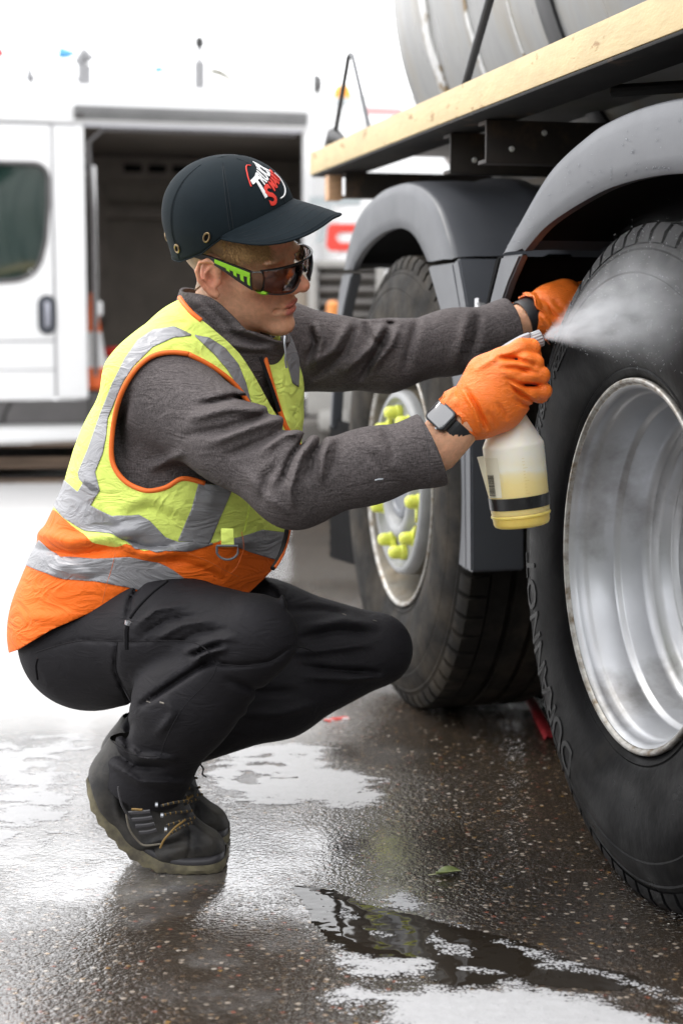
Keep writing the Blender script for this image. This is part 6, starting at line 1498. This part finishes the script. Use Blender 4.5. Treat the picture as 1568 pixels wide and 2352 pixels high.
# ------------------------------------------------------------------ soap foam, leaf, red rag
def foam_material(name, col, body):
    m = pm(name, col, .4, var=.06, vscale=60, bump=.0012, bscale=140); nt = m.node_tree; N = nt.nodes; L = nt.links; b = N['Principled BSDF']
    at_ = N.new('ShaderNodeAttribute'); at_.attribute_name = 'tint'; tc = N.new('ShaderNodeTexCoord')
    def nz(sc, det, st=(1, 2.2, 1)):
        mp = N.new('ShaderNodeMapping'); mp.inputs['Scale'].default_value = st; L.new(tc.outputs['Object'], mp.inputs[0]); n = N.new('ShaderNodeTexNoise'); n.inputs['Scale'].default_value = sc; n.inputs['Detail'].default_value = det; n.inputs['Roughness'].default_value = .65; L.new(mp.outputs[0], n.inputs['Vector']); return n.outputs[0]
    v = N.new('ShaderNodeTexVoronoi'); v.inputs['Scale'].default_value = 190.; L.new(tc.outputs['Object'], v.inputs['Vector'])
    def mt_(op, a, c):
        n_ = N.new('ShaderNodeMath'); n_.operation = op
        for i, q in enumerate((a, c)):
            if isinstance(q, (int, float)): n_.inputs[i].default_value = q
            else: L.new(q, n_.inputs[i])
        return n_.outputs[0]
    s = mt_('ADD', mt_('ADD', at_.outputs['Fac'], .08), mt_('MULTIPLY', mt_('SUBTRACT', nz(26., 8.), .5), 1.8)); s = mt_('ADD', s, mt_('MULTIPLY', mt_('SUBTRACT', v.outputs['Distance'], .45), -.9))
    r = N.new('ShaderNodeMapRange'); r.interpolation_type = 'SMOOTHSTEP'; r.inputs[1].default_value = .08; r.inputs[2].default_value = .70; r.inputs[3].default_value = 0; r.inputs[4].default_value = body; L.new(s, r.inputs[0]); L.new(r.outputs[0], b.inputs['Alpha']); return m
FOAM = foam_material('soap_foam', (.46, .46, .47), .93); FILM_GLARE = foam_material('soap_film_glare', (.50, .50, .51), .8)  # the film patches also carry reflected sky, painted as a whitish colour
def fbm(x, y, sc, o=5, seed=0):
    v = np.zeros(x.shape); a = 1.; tot = 0
    rs = np.random.default_rng(seed)
    for k in range(o):
        n = 64; g = rs.random((n, n)); X = (x * sc * 2 ** k) % n; Y = (y * sc * 2 ** k) % n; i = X.astype(int); j = Y.astype(int); u = X - i; w = Y - j; u = u * u * (3 - 2 * u); w = w * w * (3 - 2 * w); i2 = (i + 1) % n; j2 = (j + 1) % n
        v += a * ((g[i, j] * (1 - u) + g[i2, j] * u) * (1 - w) + (g[i, j2] * (1 - u) + g[i2, j2] * u) * w); tot += a; a *= .55
    return v / tot
def foam(name, outline, label, h=.004, step=.005, thr=.0, rough=.05, hole=0., seed=1, sc=9., mat=FOAM, zb=.0):
    P = np.array([gnd(*q)[:2] for q in outline]); lo = P.min(0) - .05; hi = P.max(0) + .05
    nx, ny = int((hi[0] - lo[0]) / step) + 1, int((hi[1] - lo[1]) / step) + 1
    X, Y = np.meshgrid(lo[0] + np.arange(nx) * step, lo[1] + np.arange(ny) * step, indexing='ij')
    sd = poly_sd(np.stack([X.ravel(), Y.ravel()], 1).astype(F4), P).reshape(X.shape)
    # stretch noise along the flow
    n1 = fbm(X + 40, Y * 2.2 + 40, sc, 5, seed) - .5; n2 = fbm(X + 20, Y * 2. + 30, 45., 3, seed + 5) - .5
    f = sd + rough * n1 * 2 + .006 * n2 * 2
    if hole: f = np.minimum(f, hole + .5 * (fbm(X + 11, Y * 1.8 + 7, 16., 4, seed + 9) - .38))
    Z = zb + h * np.clip(f / .02, -1.2, 1) * .6 + h * .5 * n2 * (f > 0) + .0002
    idx = -np.ones(X.shape, int); use = np.zeros(X.shape, bool); c = f > -.02
    cell = c[:-1, :-1] & c[1:, :-1] & c[1:, 1:] & c[:-1, 1:] & ((f[:-1, :-1] > -.004) | (f[1:, 1:] > -.004) | (f[1:, :-1] > -.004) | (f[:-1, 1:] > -.004))
    ci = np.argwhere(cell)
    for dx, dy in ((0, 0), (1, 0), (1, 1), (0, 1)): use[ci[:, 0] + dx, ci[:, 1] + dy] = True
    idx[use] = np.arange(use.sum()); V = np.stack([X[use], Y[use], np.maximum(Z[use], -.004)], 1)
    Q = np.stack([idx[ci[:, 0], ci[:, 1]], idx[ci[:, 0] + 1, ci[:, 1]], idx[ci[:, 0] + 1, ci[:, 1] + 1], idx[ci[:, 0], ci[:, 1] + 1]], 1)
    dn = np.clip(f[use] / .055, 0, 1); o = np_mesh(name, V, Q, mat, None, cols=np.repeat(dn[:, None], 3, 1)); tag(o, label, 'foam', kind='stuff'); return o
foam('soap_foam', [(730, 2288), (800, 2262), (900, 2268), (1000, 2254), (1060, 2262), (1180, 2248), (1300, 2262), (1420, 2290), (1500, 2330), (1560, 2352), (1560, 2420), (900, 2420), (860, 2352), (870, 2310), (800, 2330), (740, 2318)], 'thick white soap foam along the bottom of the yard', rough=.035, seed=2)
foam('soap_foam', [(740, 2215), (758, 2200), (770, 2190), (750, 2140), (725, 2100), (700, 2070), (690, 2060), (715, 2072), (760, 2150), (800, 2185), (900, 2192), (980, 2196), (1010, 2215), (1030, 2240), (960, 2256), (860, 2258), (790, 2245)], 'lobe of white foam edging the dark puddle', rough=.03, seed=3)
foam('soap_foam', [(1040, 2165), (1080, 2150), (1100, 2180), (1090, 2210), (1060, 2204), (1010, 2190), (960, 2160), (1000, 2140)], 'small pale foam island in the dark puddle', rough=.035, seed=6, hole=.03)
foam('soap_foam', [(870, 2065), (920, 2050), (975, 2075), (1000, 2100), (1100, 2142), (1010, 2120), (930, 2098), (870, 2090)], 'pale tongue of foam above the dark puddle', rough=.035, seed=8, hole=.04)
foam('soap_foam', [(1110, 2150), (1160, 2160), (1260, 2190), (1330, 2215), (1400, 2240), (1440, 2262), (1340, 2240), (1240, 2215), (1170, 2185)], 'streak of thin foam trailing towards the near tyre', rough=.03, seed=12, hole=.03)
foam('soap_foam', [(690, 1995), (760, 2030), (830, 2060), (880, 2066), (820, 2064), (740, 2040), (680, 2010)], 'thin broken line of foam bubbles left of the leaf', rough=.03, seed=15, hole=.02)
foam('soap_foam', [(460, 1760), (560, 1722), (680, 1700), (760, 1716), (800, 1750), (880, 1796), (900, 1830), (860, 1862), (760, 1856), (640, 1850), (560, 1845), (500, 1820)], 'patch of foam with painted sky reflection under the bent knee', rough=.09, seed=17, h=.002, hole=.05, mat=FILM_GLARE)
foam('soap_foam', [(0, 1690), (120, 1700), (200, 1680), (160, 1760), (180, 1860), (90, 1940), (0, 1960), (-60, 1960), (-60, 1690)], 'thin foam film with painted sky reflection left of the boots', rough=.12, seed=19, h=.0015, hole=.02, mat=FILM_GLARE)
foam('soap_foam', [(1180, 2225), (1290, 2235), (1420, 2262), (1520, 2300), (1580, 2340), (1640, 2352), (1640, 2320), (1540, 2280), (1440, 2240), (1320, 2212), (1230, 2205)], 'long suds streak near the lower edge below the near tyre', rough=.03, seed=25, hole=.05)
foam('soap_foam', [(760, 2075), (800, 2085), (860, 2120), (900, 2150), (860, 2155), (810, 2130), (770, 2100)], 'cluster of small bubbles floating in the dark puddle', rough=.05, seed=27, hole=.0)
foam('soap_foam', [(1020, 2225), (1080, 2215), (1150, 2225), (1180, 2240), (1110, 2246), (1050, 2240)], 'sliver of suds between the puddle and the thick foam', rough=.03, seed=29, hole=.03)
# puddle: still dark water
PUD = pm('puddle_water', (.020, .016, .012), .03, spec=.6, ior=1.4)
foam('puddle', [(690, 2040), (760, 2050), (860, 2090), (950, 2110), (1100, 2145), (1200, 2170), (1300, 2208), (1400, 2236), (1470, 2262), (1420, 2272), (1300, 2262), (1150, 2252), (1040, 2262), (1000, 2240), (960, 2205), (860, 2200), (780, 2180), (730, 2110)], 'dark still puddle ringed with foam', h=.0012, rough=.02, seed=21, mat=PUD, zb=.0006)
o = bpy.data.objects['puddle']; del o['category']; o['kind'] = 'structure'
lf = gnd(1030, 2012); m = MB(); pts = []
for i, t in enumerate(np.linspace(0, 1, 9)):
    w = .018 * math.sin(math.pi * t ** .8) + .0006
    pts.append([(lf[0] - .022 + .044 * t, lf[1] + w + .01 * t, .004 + .006 * math.sin(3 * t)), (lf[0] - .022 + .044 * t, lf[1] + .01 * t, .002 + .003 * t), (lf[0] - .022 + .044 * t, lf[1] - w + .01 * t, .0045 + .007 * math.sin(2.4 * t + .5))])
m.grid(pts); leaf = m.build('fallen_leaf', pm('leaf_green', (.16, .20, .055), .4, var=.35, vscale=90), None, smooth=180, solid=.0004); tag(leaf, 'small green leaf lying on the wet asphalt', 'leaf')
m = MB(); m.tube([(lf[0] - .034, lf[1] - .004, .003), (lf[0] + .020, lf[1] + .009, .0065)], .0009, 6); m.build('midrib', pm('leaf_rib', (.42, .42, .25), .5), leaf)
REDC = pm('red_cloth', (.30, .012, .018), .7, var=.25, vscale=40, bump=.002, bscale=60)
def strip(name, pts, w, label, cat, mat=REDC, h=.010):
    P = [gnd(*p) for p in pts]; P = smooth_poly(P, 6); rows = []; rs = np.random.default_rng(2)
    for i, p in enumerate(P):
        d = P[min(i + 1, len(P) - 1)] - P[max(i - 1, 0)]; d /= np.linalg.norm(d); s = np.array([-d[1], d[0], 0]); hh = h * (.7 + .5 * rs.random())
        rows.append([p + s * w, p + s * w * .8 + [0, 0, hh], p + s * w * .2 + [0, 0, hh * .6], p - s * w * .5 + [0, 0, hh * 1.1], p - s * w + [0, 0, .0005]])
    m = MB(); m.grid(rows); o = m.build(name, mat, None, smooth=180); tag(o, label, cat); return o
strip('red_strap', [(1214, 1604), (1224, 1622), (1244, 1664), (1262, 1700)], .012, 'red strap lying on the asphalt along the near tyre', 'strap')
strip('red_tape', [(748, 1658), (775, 1652), (800, 1650)], .010, 'scrap of red and white tape on the ground below the bent knee', 'tape', pm('red_tape_plastic', (.50, .06, .05), .5, col2=(.55, .5, .5), c2=.5, c2scale=30, c2w=.03), .004)

# ------------------------------------------------------------------ trees on the far side of the yard, behind the photographer (seen mirrored in the van window)
rs = np.random.default_rng(23); n = 9000
cx_ = rs.uniform(-26, 26, n); hmax = 6.2 + 1.6 * np.sin(cx_ * .55) + 1.1 * np.sin(cx_ * 1.3 + 1) + .6 * np.sin(cx_ * 3.1)
cz_ = hmax * rs.uniform(0, 1, n) ** .8; cy_ = -12 - rs.uniform(0, 2.5, n); C = np.stack([cx_, cy_, cz_], 1)
u = rs.normal(size=(n, 3)); u /= np.linalg.norm(u, axis=1)[:, None]; w = np.cross(u, rs.normal(size=(n, 3))); w /= np.linalg.norm(w, axis=1)[:, None]; s_ = rs.uniform(.22, .5, n)[:, None]
V = np.stack([C - u * s_, C - w * s_ * .6, C + u * s_, C + w * s_ * .6], 1).reshape(-1, 3); V[:, 2] = np.maximum(V[:, 2], .02); Q = np.arange(4 * n).reshape(-1, 4)
tl = np_mesh('treeline', V, Q, pm('tree_leaves', (.045, .075, .028), .6, var=.4, vscale=1.5), None, smooth=0); tag(tl, 'row of dense green trees along the yard, mirrored in the van window', 'trees', kind='stuff')
